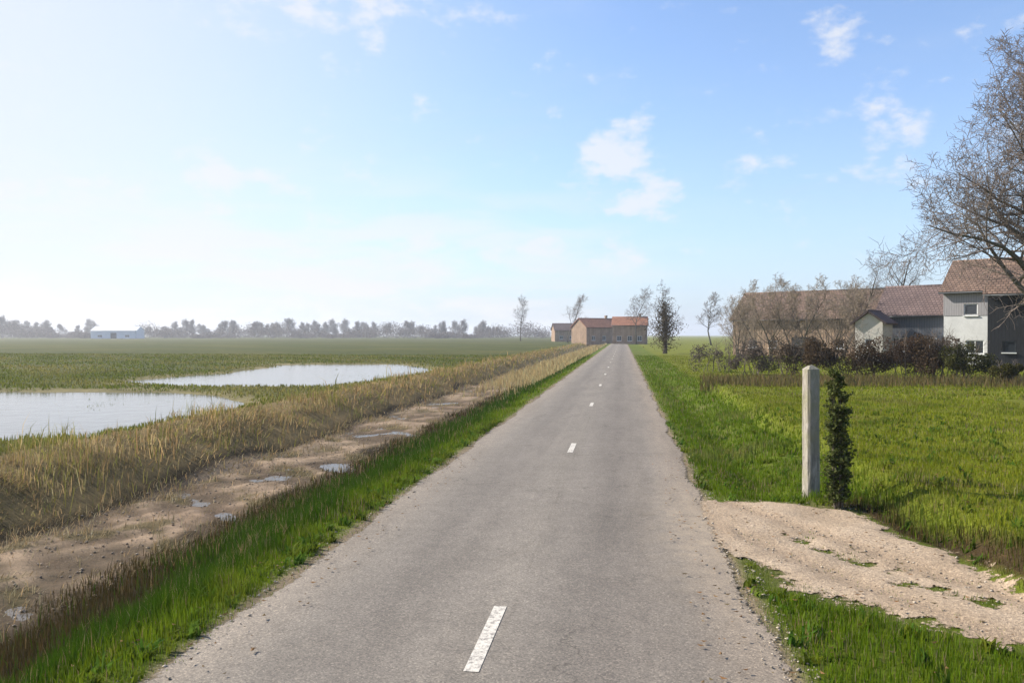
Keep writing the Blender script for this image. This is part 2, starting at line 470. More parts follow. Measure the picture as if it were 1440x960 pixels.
def ground_col(x, y):
    x = np.asarray(x, float); y = np.asarray(y, float)
    w = wob(x, y, 0.6, 0.4); w2 = wob(x, y, 0.12, 5.0)
    c = np.zeros(x.shape + (3,)) + G_MID
    # left field
    lf = sst(-11.0, -12.5, x + 0.5*w)
    fieldc = lerp(np.zeros(x.shape+(3,)) + np.array((0.052, 0.062, 0.014)), np.zeros(x.shape+(3,)) + G_YEL, sst(-0.2, 0.8, w2))
    c = lerp(c, fieldc, lf)
    pd = pool_dist(x, y)
    c = lerp(c, np.zeros(x.shape+(3,)) + np.array((0.17,0.15,0.075)), lf * sst(2.0, 0.2, pd + 0.6*w))
    c = lerp(c, np.zeros(x.shape+(3,)) + BROWN, sst(-8.6, -9.6, x) * sst(-13.6, -11.9, x + 0.6*w))
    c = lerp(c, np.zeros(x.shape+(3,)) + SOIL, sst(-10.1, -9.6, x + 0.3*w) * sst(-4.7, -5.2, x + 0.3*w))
    c = lerp(c, np.zeros(x.shape+(3,)) + MUD, sst(-9.7, -9.2, x + 0.25*w) * sst(-6.75, -7.2, x + 0.35*w))
    zb = height(x, y)
    bed = sst(-9.6, -9.3, x) * sst(-6.4, -6.8, x)
    c = lerp(c, np.zeros(x.shape+(3,)) + WET, bed * sst(-0.815, -0.880, zb + 0.012*wob(x, y, 5.0, 2.0)))
    c = lerp(c, np.zeros(x.shape+(3,)) + np.array((0.085,0.07,0.03)), 0.8 * bed * sst(0.25, 0.75, wob(x, y, 1.9, 6.1) + 0.4*wob(x, y, 6.0, 1.1)))
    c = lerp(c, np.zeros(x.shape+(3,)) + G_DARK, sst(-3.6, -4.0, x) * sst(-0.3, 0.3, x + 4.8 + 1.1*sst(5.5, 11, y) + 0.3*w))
    c = lerp(c, np.zeros(x.shape+(3,)) + np.array((0.16,0.13,0.065)), sst(-4.0, -7.0, x) * sst(45, 90, y) * sst(-14, -11, x))
    # right
    c = lerp(c, np.zeros(x.shape+(3,)) + np.array((0.125, 0.140, 0.014)), sst(3.3, 4.4, x))
    c = lerp(c, np.zeros(x.shape+(3,)) + np.array((0.13, 0.115, 0.055)), sst(0.1, 0.9, w) * sst(RR, RR+0.4, x) * sst(3.4, 2.8, x) * 0.6)
    tdg = poly_dist(TRACK, x, y)
    c = lerp(c, np.zeros(x.shape+(3,)) + SOIL*1.5, sst(2.75, 3.1, x) * sst(0.05, 0.15, tdg) * sst(0.62, 0.35, tdg + 0.1*w) * sst(0.2, -0.1, lateral(x, y)))  # dark ground strip painting the shade at the foot of the lawn bank
    # bare edge to the asphalt
    e = np.minimum(np.abs(x - RL), np.abs(x - RR))
    c = lerp(c, np.zeros(x.shape+(3,)) + np.array((0.20, 0.16, 0.11)), sst(0.22, 0.02, e + 0.08*w))
    return c

def axis(fine0, fine1, step, growth, lo, hi):
    a = list(np.arange(fine0, fine1 + 1e-6, step))
    s = step
    while a[-1] < hi: s *= growth; a.append(a[-1] + s)
    s = step
    while a[0] > lo: s *= growth; a.insert(0, a[0] - s)
    return np.array(a)

xs = axis(-11, 6.5, 0.075, 1.10, -2600, 2600)
ys = axis(1, 18, 0.09, 1.035, -60, 3000)
X, Y = np.meshgrid(xs, ys)
Z = height(X, Y)
tz = poly_dist(TRACK, X, Y)
Z = Z - 0.02 * sst(0.05, -0.1, np.maximum(RL - X, X - RR)) 
nx, ny = len(xs), len(ys)
V = np.stack([X, Y, Z], -1).reshape(-1, 3)
i = np.arange(nx*ny).reshape(ny, nx)
Fq = np.stack([i[:-1,:-1], i[:-1,1:], i[1:,1:], i[1:,:-1]], -1).reshape(-1)
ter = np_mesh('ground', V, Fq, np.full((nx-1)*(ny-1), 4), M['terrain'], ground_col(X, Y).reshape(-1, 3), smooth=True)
tag(ter, 'flat green fields with a roadside ditch and verges', 'ground', kind='structure')

# road: slightly cambered ribbon with a ragged edge
yr = axis(-8, 60, 0.25, 1.08, -60, 2500)
EX = 0.22
cr = np.array([RL-EX, RL-0.11, RL, RL+0.11, RL+EX] + list(np.linspace(RL+0.5, RR-0.5, 9)) + [RR-EX, RR-0.11, RR, RR+0.11, RR+EX])
rv, rm = [], []
def crown(x):
    t = (x - RL) / (RR - RL)
    return 0.008 + 0.045 * (1 - (2*t-1)**2)
for y in yr:
    for x in cr:
        wl = 0.05*math.sin(y*0.9) + 0.03*math.sin(y*2.7+1); wr = 0.05*math.sin(y*1.1+2) + 0.03*math.sin(y*3.1)
        e = min(x - RL - wl, RR + wr - x)
        rv.append((x, y, crown(x) if RL < x < RR else 0.008 + float(height(np.array([x]), np.array([y]))[0])))
        rm.append(0.5 + 0.5*max(-1, min(1, e/EX)))
rm = np.array(rm)
i = np.arange(len(rv)).reshape(len(yr), len(cr))
Fq = np.stack([i[:-1,:-1], i[:-1,1:], i[1:,1:], i[1:,:-1]], -1).reshape(-1)
road = np_mesh('road', np.array(rv), Fq, np.full((len(yr)-1)*(len(cr)-1), 4), M['asphalt'], np.stack([rm]*3, -1), smooth=True)
tag(road, 'narrow worn asphalt road running straight to the horizon', 'road', kind='structure')

# centre dashes
mb = MB()
P0 = (H-0.057) * F / (953 - HORIZ); P1 = (H-0.057) * F / (857 - HORIZ)
gap = (H-0.057) * F / (629 - HORIZ) - (P0 + P1) / 2
for k in range(-1, 40):
    y0 = P0 + gap*k; y1 = P1 + gap*k
    n = 8
    for j in range(n):
        ya = y0 + (y1-y0)*j/n; yb = y0 + (y1-y0)*(j+1)/n
        xa, xb = RC - 0.055, RC + 0.055
        za = crown(RC) + 0.004
        mb.add([(xa,ya,za),(xb,ya,za),(xb,yb,za),(xa,yb,za)], [(0,1,2,3)])
dash = mb.build('road_marking', M['paint'], road)

# sandy track joining from the right
def inpoly_grid(poly, step, zoff, name, mat, hole=None, edge=0.08):
    p = np.array(poly)
    gx = np.arange(p[:,0].min()-0.3, p[:,0].max()+0.3, step); gy = np.arange(p[:,1].min()-0.3, p[:,1].max()+0.3, step)
    GX, GY = np.meshgrid(gx, gy)
    D = poly_dist(poly, GX, GY) + edge * wob(GX, GY, 3.1, 0.7) + 0.5*edge*wob(GX, GY, 9.0, 0.2)
    if hole is not None: D = np.maximum(D, hole(GX, GY))
    ok = (D < 0.45) & (GX > RR - 0.3)
    cell = ok[:-1,:-1] & ok[1:,:-1] & ok[:-1,1:] & ok[1:,1:]
    GZ = height(GX, GY) + zoff(GX, GY)
    GZ = np.where(GX < RR + EX, np.maximum(GZ, 0.016), GZ)
    mk = np.clip(0.5 - D/0.8, 0, 1) * sst(RR-0.3, RR+0.15, GX)
    GZ = np.where(GX < RR + EX, GZ, height(GX, GY) + 0.004 + zoff(GX, GY)*sst(0.4, 0.75, mk))
    la_ = lateral(GX, GY); rt = np.exp(-((la_-0.42)/0.2)**2) + np.exp(-((la_+0.52)/0.2)**2)
    idx = np.arange(GX.size).reshape(GX.shape)
    q = np.stack([idx[:-1,:-1][cell], idx[:-1,1:][cell], idx[1:,1:][cell], idx[1:,:-1][cell]], -1)
    u, inv = np.unique(q, return_inverse=True)
    V = np.stack([GX.ravel()[u], GY.ravel()[u], GZ.ravel()[u]], -1)
    return np_mesh(name, V, inv.reshape(-1), np.full(len(q), 4), mat, np.stack([mk.ravel()[u], rt.ravel()[u], mk.ravel()[u]], -1), smooth=True)
def island(x, y):
    l = lateral(x, y) + 0.12; t = along(x, y)
    return (0.10 - np.abs(l) * 0.8 - 0.16 * (0.4 + wob(x, y, 4.2, 0.0) + 0.6*wob(x, y, 11.0, 3.0))) - 0.25 * sst(0.5, -0.4, t) - 0.10 * sst(2.0, 4.0, t)
def rut(x, y):
    l = lateral(x, y)
    return 0.022 - 0.022*(np.exp(-((l-0.42)/0.15)**2) + np.exp(-((l+0.52)/0.15)**2)) + 0.004*wob(x, y, 13.0, 1.0)
track = inpoly_grid(TRACK, 0.05, rut, 'path', M['track'], island)
tag(track, 'pale sandy track joining the road from the right', 'track', kind='structure')

# water
wy = axis(-20, 60, 1.0, 1.1, -40, 260)
vv = []
for y in wy: vv += [(-10.6, y, -0.90), (-6.0, y, -0.90)]
i = np.arange(len(vv)).reshape(-1, 2)
Fq = np.stack([i[:-1,0], i[:-1,1], i[1:,1], i[1:,0]], -1).reshape(-1)
w = np_mesh('ditch_water', np.array(vv), Fq, np.full(len(wy)-1, 4), M['ditch'])
tag(w, 'shallow muddy water in the roadside ditch', 'water', kind='structure')
for PL, lab in zip(POOLS, ('nearer shallow sheet of flood water on the left field', 'farther strip of flood water on the left field')):
    pool = MB()
    cx = np.mean([p[0] for p in PL]); cy = np.mean([p[1] for p in PL])
    pool.add([(p[0], p[1], -0.135) for p in [(cx+(a-cx)*1.05, cy+(b-cy)*1.05) for a, b in PL]], [tuple(range(len(PL)))])
    tag(pool.build('flood_water', M['pool']), lab, 'water', kind='structure')

# ------------------------------------------------------------------ grass and reeds
def blades(name, pts, hgt, wid, cols, mat, lean=0.35, bend=0.5, zoff=-0.01, parent=None):
    n = len(pts)
    x, y = pts[:,0], pts[:,1]
    z = height(x, y) + zoff
    a = rng.uniform(0, 2*np.pi, n)
    dx, dy = np.cos(a), np.sin(a)
    la = rng.uniform(0, 2*np.pi, n); lm = np.minimum(lean * rng.uniform(0.1, 1.0, n), 2.0)
    la = np.where(lm > 0.7, 1.2*wob(x, y, 0.7, 6.0) + 0.6*la/3.14, la)
    lx, ly = np.cos(la)*lm*hgt, np.sin(la)*lm*hgt
    w = wid/2
    V = np.empty((n, 5, 3), np.float32)
    V[:,0] = np.stack([x-dx*w, y-dy*w, z], -1); V[:,1] = np.stack([x+dx*w, y+dy*w, z], -1)
    mx, my, mz = x+lx*(1-bend)*0.6, y+ly*(1-bend)*0.6, z+hgt*0.58*np.clip(1.15-0.4*lm,0.3,1)
    V[:,2] = np.stack([mx+dx*w*0.75, my+dy*w*0.75, mz], -1); V[:,3] = np.stack([mx-dx*w*0.75, my-dy*w*0.75, mz], -1)
    V[:,4] = np.stack([x+lx, y+ly, z+hgt*np.clip(1-0.42*lm,0.16,1)], -1)
    b = (np.arange(n)*5)[:,None]
    Fl = np.concatenate([b+np.array([0,1,2,3]), b+np.array([3,2,4])], 1).ravel()
    S = np.tile([4,3], n)
    cc = np.repeat(cols, 5, axis=0)
    return np_mesh(name, V.reshape(-1,3), Fl, S, mat, cc, parent)

def scatter(x0, x1, y0, y1, dens):
    n = int((x1-x0)*(y1-y0)*dens)
    return np.stack([rng.uniform(x0, x1, n), rng.uniform(y0, y1, n)], -1)

def inview(p, margin=0.05):
    d = p @ FW; l = p @ RT
    return (d > 0.5) & (np.abs(l) < d*(720/F + margin) + 0.6)

def jitter(c, n, v=0.25, warm=0.15):
    k = 1 + rng.uniform(-v, v, (n,1)); s = rng.uniform(-warm, warm, (n,1))
    return np.clip(c * k * np.concatenate([1+s, np.ones((n,1)), 1-s*0.5], 1), 0.003, 1)

bands = [(2.0, 9, 1900, 0.0065), (9, 16, 950, 0.010), (16, 28, 320, 0.017), (28, 50, 95, 0.032), (50, 95, 26, 0.06)]
P, HH, WW, CC = [], [], [], []
for y0, y1, dens, wd in bands:
    # left verge and bank
    p = scatter(-7.2, RL+0.16, y0, y1, dens)
    e = RL - p[:,0] + 0.07*wob(p[:,0], p[:,1], 2.4, .3)
    keep = (rng.uniform(0,1,len(p)) < sst(-0.14, 0.30, e)**1.5) & (rng.uniform(0,1,len(p)) < np.maximum(0.03, sst(-0.6, 0.45, p[:,0] + 4.75 + 1.25*sst(5.5, 11, p[:,1]) + 0.35*wob(p[:,0], p[:,1], 1.3, 2)))) & (p[:,0] > -6.7)
    p = p[keep & inview(p)]; n = len(p)
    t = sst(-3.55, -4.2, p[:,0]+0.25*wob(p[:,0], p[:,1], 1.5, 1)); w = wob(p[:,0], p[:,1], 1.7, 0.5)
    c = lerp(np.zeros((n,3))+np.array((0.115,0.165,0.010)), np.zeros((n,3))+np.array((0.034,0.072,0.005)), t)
    c = lerp(c, np.zeros((n,3))+np.array((0.15,0.17,0.02)), 0.5*sst(0.1,0.9,wob(p[:,0], p[:,1], 2.6, 7.0))*(1-t))
    dry = rng.uniform(0,1,n) < 0.05 + 0.25*sst(-5.4,-6.4,p[:,0]) + 0.22*sst(0.35,0.9,wob(p[:,0], p[:,1], 1.1, 9.0))
    c = np.where(dry[:,None], np.array((0.20,0.15,0.08)), c)
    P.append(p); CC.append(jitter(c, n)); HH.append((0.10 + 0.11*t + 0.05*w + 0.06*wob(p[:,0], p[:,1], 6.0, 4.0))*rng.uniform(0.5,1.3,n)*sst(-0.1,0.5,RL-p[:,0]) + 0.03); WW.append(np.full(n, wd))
    # dark olive-brown grass hanging over the ditch side
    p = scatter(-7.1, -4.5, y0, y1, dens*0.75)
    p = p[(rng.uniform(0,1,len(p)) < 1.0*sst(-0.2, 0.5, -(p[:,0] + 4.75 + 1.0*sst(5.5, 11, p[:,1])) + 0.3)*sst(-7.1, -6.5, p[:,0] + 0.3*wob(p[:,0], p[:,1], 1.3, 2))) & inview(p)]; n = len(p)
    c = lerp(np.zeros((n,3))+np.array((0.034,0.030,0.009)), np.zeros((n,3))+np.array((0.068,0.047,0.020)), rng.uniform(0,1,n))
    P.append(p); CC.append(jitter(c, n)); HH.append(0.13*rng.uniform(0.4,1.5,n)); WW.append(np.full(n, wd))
    # right verge between road and lawn, then the lawn itself
    xmax = 7.5 if y1 < 17 else (12 if y1 < 30 else 26)
    p = scatter(RR-0.16, xmax, y0, y1, dens*0.9)
    td = poly_dist(TRACK, p[:,0], p[:,1]) + 0.12*wob(p[:,0], p[:,1], 3.1, 0.7)
    isl = island(p[:,0], p[:,1])
    tr = np.minimum(td, 99); tr = np.where(tr < 0, np.maximum(tr, -0.2 + np.clip(isl + 0.12, 0, 0.25)*1.6), tr)
    ed = p[:,0] - RR + 0.07*wob(p[:,0], p[:,1], 2.1, 1.1)
    sp = rng.uniform(0,1,len(p))
    keep = (sp < sst(-0.14, 0.30, ed)**1.5) & ((sp < sst(-0.32, 0.45, tr + 0.22*wob(p[:,0], p[:,1], 7.0, 3.0))**1.6) | (sp < 0.015))
    kv = keep & inview(p); p = p[kv]; ed = ed[kv]; tr = tr[kv]; n = len(p)
    lawn = sst(3.6, 4.2, p[:,0]); w = wob(p[:,0], p[:,1], 0.8, 0.9)
    c = lerp(np.zeros((n,3))+np.array((0.105,0.160,0.008)), np.zeros((n,3))+np.array((0.168,0.192,0.014)), lawn)
    c = lerp(c, np.zeros((n,3))+np.array((0.135,0.115,0.038)), 0.55*lawn*sst(0.25, 0.95, wob(p[:,0], p[:,1], 0.75, 4.4) + 0.35*wob(p[:,0], p[:,1], 3.3, 1.2)))
    c = lerp(c, np.zeros((n,3))+np.array((0.17,0.15,0.06)), 0.55*sst(0.2,1.0,w)*(1-lawn*0.6))
    w3 = wob(p[:,0], p[:,1], 2.3, 8.0)
    c = lerp(c, np.zeros((n,3))+np.array((0.06,0.10,0.008)), 0.6*sst(0.2,0.9,w3))
    dry = rng.uniform(0,1,n) < 0.05 + 0.20*sst(0.3,0.9,wob(p[:,0], p[:,1], 1.3, 2.6))
    c = np.where(dry[:,None], np.array((0.22,0.17,0.09)), c)
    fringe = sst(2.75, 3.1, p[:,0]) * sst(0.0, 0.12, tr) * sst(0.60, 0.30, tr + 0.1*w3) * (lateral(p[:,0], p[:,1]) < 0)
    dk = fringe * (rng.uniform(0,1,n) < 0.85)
    c = lerp(c, lerp(np.zeros((n,3))+np.array((0.045,0.050,0.010)), np.zeros((n,3))+np.array((0.105,0.075,0.030)), (rng.uniform(0,1,n) < 0.45)*1.0), dk)  # long fringe grass, with the bank-foot shade put into its dark colour
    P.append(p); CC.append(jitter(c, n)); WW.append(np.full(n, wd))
    HH.append((0.11 - 0.04*lawn + 0.05*w*(1-lawn) + 0.10*fringe + 0.03*w3 + 0.025*wob(p[:,0], p[:,1], 6.5, 1.0))*(0.55+0.45*sst(-0.1,0.6,tr))*rng.uniform(0.5,1.3,n)*sst(-0.1,0.5,ed)*np.clip(0.35+tr*1.5,0.35,1) + 0.025)
    # left field beyond the ditch
    if y0 >= 9:
        x0 = -40 if y1 < 30 else (-60 if y1 < 60 else -90)
        p = scatter(x0, -12.2, y0, y1, dens*0.32)
        pd = pool_dist(p[:,0], p[:,1])
        isle = (wob(p[:,0],p[:,1],0.33,1.5) + 0.4*wob(p[:,0],p[:,1],1.7,2) > 0.50)
        p = p[((pd + 1.1*wob(p[:,0],p[:,1],0.5,1) + 0.5*wob(p[:,0],p[:,1],1.9,1) > -0.1) | (isle & (rng.uniform(0,1,len(p)) < 0.5))) & inview(p)]; n = len(p)
        w = wob(p[:,0], p[:,1], 0.35, 0.2)
        c = lerp(np.zeros((n,3))+np.array((0.105,0.125,0.02)), np.zeros((n,3))+np.array((0.18,0.165,0.05)), sst(-0.5,0.9,w))
        P.append(p); CC.append(jitter(c, n)); HH.append(0.13*rng.uniform(0.5,1.4,n)); WW.append(np.full(n, wd*1.6))
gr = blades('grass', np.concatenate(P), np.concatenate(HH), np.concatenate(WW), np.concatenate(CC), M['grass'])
tag(gr, 'short green grass on the verges and lawn', 'grass', kind='stuff')

n0 = 420
cpt = np.concatenate([np.stack([RL - 0.1 - np.abs(rng.normal(0, 0.6, n0)), rng.uniform(3.5, 22, n0)], -1), np.stack([RR + 0.05 + rng.uniform(0, 2.6, n0), rng.uniform(3.5, 24, n0)], -1), np.stack([rng.uniform(3.9, 8, n0), rng.uniform(5, 24, n0)], -1)])
cpt = cpt[poly_dist(TRACK, cpt[:,0], cpt[:,1]) > 0.1]
kk = 9
p = np.repeat(cpt, kk, axis=0) + rng.normal(0, 0.035, (len(cpt)*kk, 2)); n = len(p)
cb = np.repeat(jitter(np.array((0.085,0.125,0.014)), len(cpt), 0.35, 0.3), kk, axis=0)
lw = blades('broad_weeds', p, np.repeat(rng.uniform(0.06, 0.17, len(cpt)), kk)*rng.uniform(0.6, 1.3, n), rng.uniform(0.018, 0.042, n), cb, M['grass'], lean=1.1)
tag(lw, 'broad leaved weeds growing through the verge grass', 'weeds', kind='stuff')
p = np.concatenate([scatter(RL-1.6, RL+0.5, 3, 16, 16), scatter(RR-0.6, 6, 3, 16, 16)]); n = len(p)
zz_ = np.where((p[:,0] > RL) & (p[:,0] < RR), 0.05, height(p[:,0], p[:,1]) + 0.05*rng.uniform(0.4, 1.6, n))
aa = rng.uniform(0, 6.283, n); ln_ = rng.uniform(0.012, 0.035, n); ca, sa_ = np.cos(aa), np.sin(aa)
V = np.empty((n,4,3), np.float32)
for k, (ox, oy, oz) in enumerate(((1,0,.25),(0,.5,0),(-1,0,.2),(0,-.5,-.05))):
    V[:,k,0] = p[:,0] + (ca*ox - sa_*oy)*ln_; V[:,k,1] = p[:,1] + (sa_*ox + ca*oy)*ln_; V[:,k,2] = zz_ + oz*ln_
fl = np_mesh('leaf_litter', V.reshape(-1,3), np.arange(n*4), np.full(n,4), M['reed'], np.repeat(jitter(np.array((0.19,0.12,0.06)), n, 0.5, 0.2), 4, axis=0))
tag(fl, 'dry fallen leaves scattered over the verges and road edges', 'litter', kind='stuff')

# dead reeds and rough straw along the ditch
P, HH, WW, CC, LE = [], [], [], [], []
for y0, y1, dens, wd in [(4,16,330,0.011),(16,30,150,0.018),(30,60,60,0.032),(60,130,20,0.07),(130,260,4,0.16)]:
    p = scatter(-13.2, -9.3, y0, y1, dens)
    w = wob(p[:,0], p[:,1], 0.9, 0.7)
    keep = rng.uniform(0,1,len(p)) < np.clip((0.15 + 0.85*sst(-9.7,-10.9,p[:,0]+0.5*w))*sst(-13.2,-11.4,p[:,0]+0.5*w), 0, 1)
    p = p[keep & inview(p)]; n = len(p)
    c = lerp(np.zeros((n,3))+np.array((0.235,0.16,0.072)), np.zeros((n,3))+np.array((0.39,0.29,0.145)), rng.uniform(0,1,n))
    c = c*(0.72 + 0.5*sst(-0.8,0.8,wob(p[:,0],p[:,1],1.6,3.3)))[:,None]
    gm = rng.uniform(0,1,n) < 0.22 + 0.4*sst(0.2,0.9,wob(p[:,0],p[:,1],1.2,0.1)) + 0.35*sst(-11.4,-12.6,p[:,0])
    c = np.where(gm[:,None], np.array((0.20,0.19,0.045)), c)
    P.append(p); CC.append(jitter(c, n)); cl = wob(p[:,0],p[:,1],0.9,0.7) + 0.8*wob(p[:,0],p[:,1],3.4,2.7)
    LE.append(np.where(wob(p[:,0],p[:,1],0.8,5.0) + 0.5*wob(p[:,0],p[:,1],2.9,1.0) > 0.15, 1.5, 0.6)); HH.append(0.25*rng.uniform(0.3,1.6,n)*np.clip(1+0.65*cl,0.25,3)*(1+1.6*(rng.uniform(0,1,n)<0.02))); WW.append(np.full(n, wd))
    # straw lying in and beside the ditch bed
    p = scatter(-9.7, -6.5, y0, y1, dens*0.8)
    w = wob(p[:,0], p[:,1], 0.8, 2.2)
    edge = np.maximum(sst(-8.6,-9.4,p[:,0]), 0.5*np.exp(-((p[:,0]+6.9)/0.3)**2))
    keep = rng.uniform(0,1,len(p)) < np.clip(edge*0.5 + 0.05 + 0.75*sst(0.25,0.75, wob(p[:,0], p[:,1], 1.9, 6.1) + 0.4*wob(p[:,0], p[:,1], 6.0, 1.1)), 0, 1)
    p = p[keep & inview(p)]; n = len(p)
    c = lerp(np.zeros((n,3))+np.array((0.15,0.115,0.055)), np.zeros((n,3))+np.array((0.33,0.26,0.16)), rng.uniform(0,1,n))
    P.append(p); CC.append(jitter(c, n)); HH.append(0.16*rng.uniform(0.4,1.6,n)); LE.append(np.full(n, 1.3)); WW.append(np.full(n, wd))
    if y0 >= 30:   # reeds take over both sides of the ditch further off
        p = scatter(-8.5, -4.4, y0, y1, dens*0.8)
        p = p[inview(p) & (rng.uniform(0,1,len(p)) < sst(35,70,p[:,1]))]; n = len(p)
        c = lerp(np.zeros((n,3))+np.array((0.28,0.21,0.10)), np.zeros((n,3))+np.array((0.42,0.34,0.17)), rng.uniform(0,1,n))
        P.append(p); CC.append(jitter(c, n)); HH.append(0.6*rng.uniform(0.4,1.5,n)); LE.append(np.full(n, 0.55)); WW.append(np.full(n, wd))
rd = blades('reeds', np.concatenate(P), np.concatenate(HH), np.concatenate(WW), np.concatenate(CC), M['reed'], lean=np.concatenate(LE), zoff=-0.02)
tag(rd, 'straw coloured dead reeds and rough grass along the ditch', 'reeds', kind='stuff')

# ------------------------------------------------------------------ trees
def bare_tree(name, loc, height_m, spread, r0, seed, levels=4, kids=(11,7,6,5), twig='twig', bark='bark', crown_from=0.3,
              droop=0.0, up=0.25, stems=1, twig_r=0.012, ivy=0):
    rnd = random.Random(seed)
    root = empty(name, loc)
    tr, cr = MB(), MB()
    def branch(p, d, L, r, lv):
        n = {0: 9, 1: 6, 2: 4}.get(lv, 3)
        pts = [p.copy()]; rad = [r]; q = p.copy(); dd = d.copy()
        for k in range(n):
            j = 0.10 if lv == 0 else 0.24
            dd = (dd + Vector((rnd.gauss(0,j), rnd.gauss(0,j), rnd.gauss(0,j*0.7) + (up if lv in (1,2) else 0.06 if lv == 0 else -droop)*0.45))).normalized()
            q = q + dd * (L / n)
            pts.append(q.copy()); rad.append(max(r * (1 - 0.86*(k+1)/n), twig_r*0.55))
        if lv == 0:
            rad[0] *= 1.45; rad[1] *= 1.05
        (tr if lv < 2 else cr).tube(pts, rad, {0: 12, 1: 7, 2: 4}.get(lv, 3), cap=lv < 2)
        if lv >= levels: return
        nk = kids[lv]
        for k in range(nk):
            s = (crown_from if lv == 0 else 0.18) + (1 - (crown_from if lv == 0 else 0.18)) * (k + rnd.random()) / nk
            s = min(s, 0.985)
            fi = s * n; a = int(fi); b = min(a+1, n); t = fi - a
            pp = pts[a].lerp(pts[b], t); rr = rad[a]*(1-t) + rad[b]*t
            dr = (pts[b] - pts[a]).normalized()
            az = k*2.399 + rnd.uniform(-0.5,0.5)
            u = dr.orthogonal().normalized(); v = dr.cross(u)
            side = u*math.cos(az) + v*math.sin(az)
            ang = R(rnd.uniform(38,68)) * (1.05 - 0.45*s if lv == 0 else 1)
            nd = (dr*math.cos(ang) + side*math.sin(ang)).normalized()
            if lv == 0:
                ll = spread * (1.15 - 0.62*s) * rnd.uniform(0.8,1.15)
            else:
                ll = L * rnd.uniform(0.36,0.58) * (1.1 - 0.4*s)
            branch(pp, nd, ll, max(min(rr*0.62, r*0.5), twig_r), lv+1)
    for s in range(stems):
        if stems == 1:
            branch(Vector((0,0,-0.1)), Vector((rnd.gauss(0,.03), rnd.gauss(0,.03), 1)).normalized(), height_m, r0, 0)
        else:
            a = 2*math.pi*s/stems + rnd.random()
            branch(Vector((math.cos(a)*0.3, math.sin(a)*0.3, -0.1)), Vector((math.cos(a)*0.35*rnd.random(), math.sin(a)*0.35*rnd.random(), 1)).normalized(), height_m*rnd.uniform(0.75,1.0), r0, 0)
    tr.build('trunk', M[bark], root)
    cr.build('crown', M[twig], root)
    if ivy:
        n = ivy
        u = 1 - np.sqrt(rng.uniform(0,1,n))*rng.uniform(0.55,1,n); zz = u*height_m*0.9*rng.uniform(0.9,1.08,n)
        an = rng.uniform(0,2*np.pi,n)
        pf = 0.22 + 1.15*np.sin(np.pi*np.clip(u,0,1)**0.75)**0.8
        rr = np.abs(rng.normal(0.55,0.55,n))*pf*(1+0.35*np.sin(zz*2.3+an*2)+0.25*np.sin(an*3-zz*1.4))*(height_m/8)
        leaf_cloud('ivy', np.stack([np.cos(an)*rr, np.sin(an)*rr, zz+0.1], -1), 0.19, [(0.040,0.030,0.013),(0.095,0.068,0.032)], M['ivy'], root)
    return root

def leaf_cloud(name, pts, size, cols, mat, parent=None):
    n = len(pts)
    a = rng.normal(0,1,(n,3)); a /= np.linalg.norm(a,axis=1)[:,None]
    b = rng.normal(0,1,(n,3)); b -= a*(a*b).sum(1)[:,None]; b /= np.linalg.norm(b,axis=1)[:,None]
    s = size*rng.uniform(0.6,1.3,(n,1))
    V = np.stack([pts-a*s*0.5, pts+b*s*0.32, pts+a*s*0.5, pts-b*s*0.32], 1)
    Fl = np.arange(n*4); S = np.full(n,4)
    k = rng.uniform(0,1,(n,1)); c0, c1 = np.array(cols[0]), np.array(cols[1])
    c = c0 + (c1-c0)*k
    return np_mesh(name, V.reshape(-1,3), Fl, S, mat, np.repeat(c,4,axis=0), parent)

def bush(name, loc, w, d, h, seed, n, cols, leaf=0.07, stems=10):
    rnd = random.Random(seed)
    root = empty(name, loc)
    st = MB()
    for s in range(stems):
        x, y = rnd.uniform(-w/2,w/2)*0.8, rnd.uniform(-d/2,d/2)*0.6
        pts = [Vector((x*0.6,y*0.6,-0.05))]; q = pts[0].copy()
        dd = Vector((rnd.gauss(0,.3), rnd.gauss(0,.3), 1)).normalized()
        for k in range(6):
            dd = (dd + Vector((rnd.gauss(0,.2), rnd.gauss(0,.2), 0.15))).normalized()
            q = q + dd*h*rnd.uniform(0.9,1.15)/6; pts.append(q.copy())
            if k > 0:
                for _ in range(3):
                    e = (dd + Vector((rnd.gauss(0,.8), rnd.gauss(0,.8), rnd.gauss(0.1,.4)))).normalized()
                    m1 = q + e*h*0.13; m2 = m1 + (e+Vector((rnd.gauss(0,.4),rnd.gauss(0,.4),.2))).normalized()*h*0.12
                    st.tube([q, m1, m2], [0.008,0.006,0.003], 3, False)
        st.tube(pts, [0.025*(1-k/7.5) for k in range(7)], 5, False)
    st.build('stems', M['twig'], root)
    lob = [(rnd.uniform(-w/2,w/2)*0.75, rnd.uniform(-d/2,d/2)*0.6, h*rnd.uniform(0.25,0.8), rnd.uniform(0.25,0.5)) for _ in range(max(6,int(w*3)))]
    li = rng.integers(0,len(lob),n); L = np.array(lob)[li]
    q = rng.normal(0,1,(n,3)); q /= np.linalg.norm(q,axis=1)[:,None]; q *= rng.uniform(0.3,1.0,(n,1))**0.5
    p = np.stack([L[:,0]+q[:,0]*L[:,3]*h*0.62, L[:,1]+q[:,1]*L[:,3]*h*0.62, L[:,2]+q[:,2]*L[:,3]*h*0.6], -1)
    p = p[p[:,2] > 0.02]
    leaf_cloud('foliage', p, leaf, cols, M['leaf'], root)
    return root

def L3(px, d): 
    x, y = at(px, d); return (x, y, float(height(np.array([x]), np.array([y]))[0]))

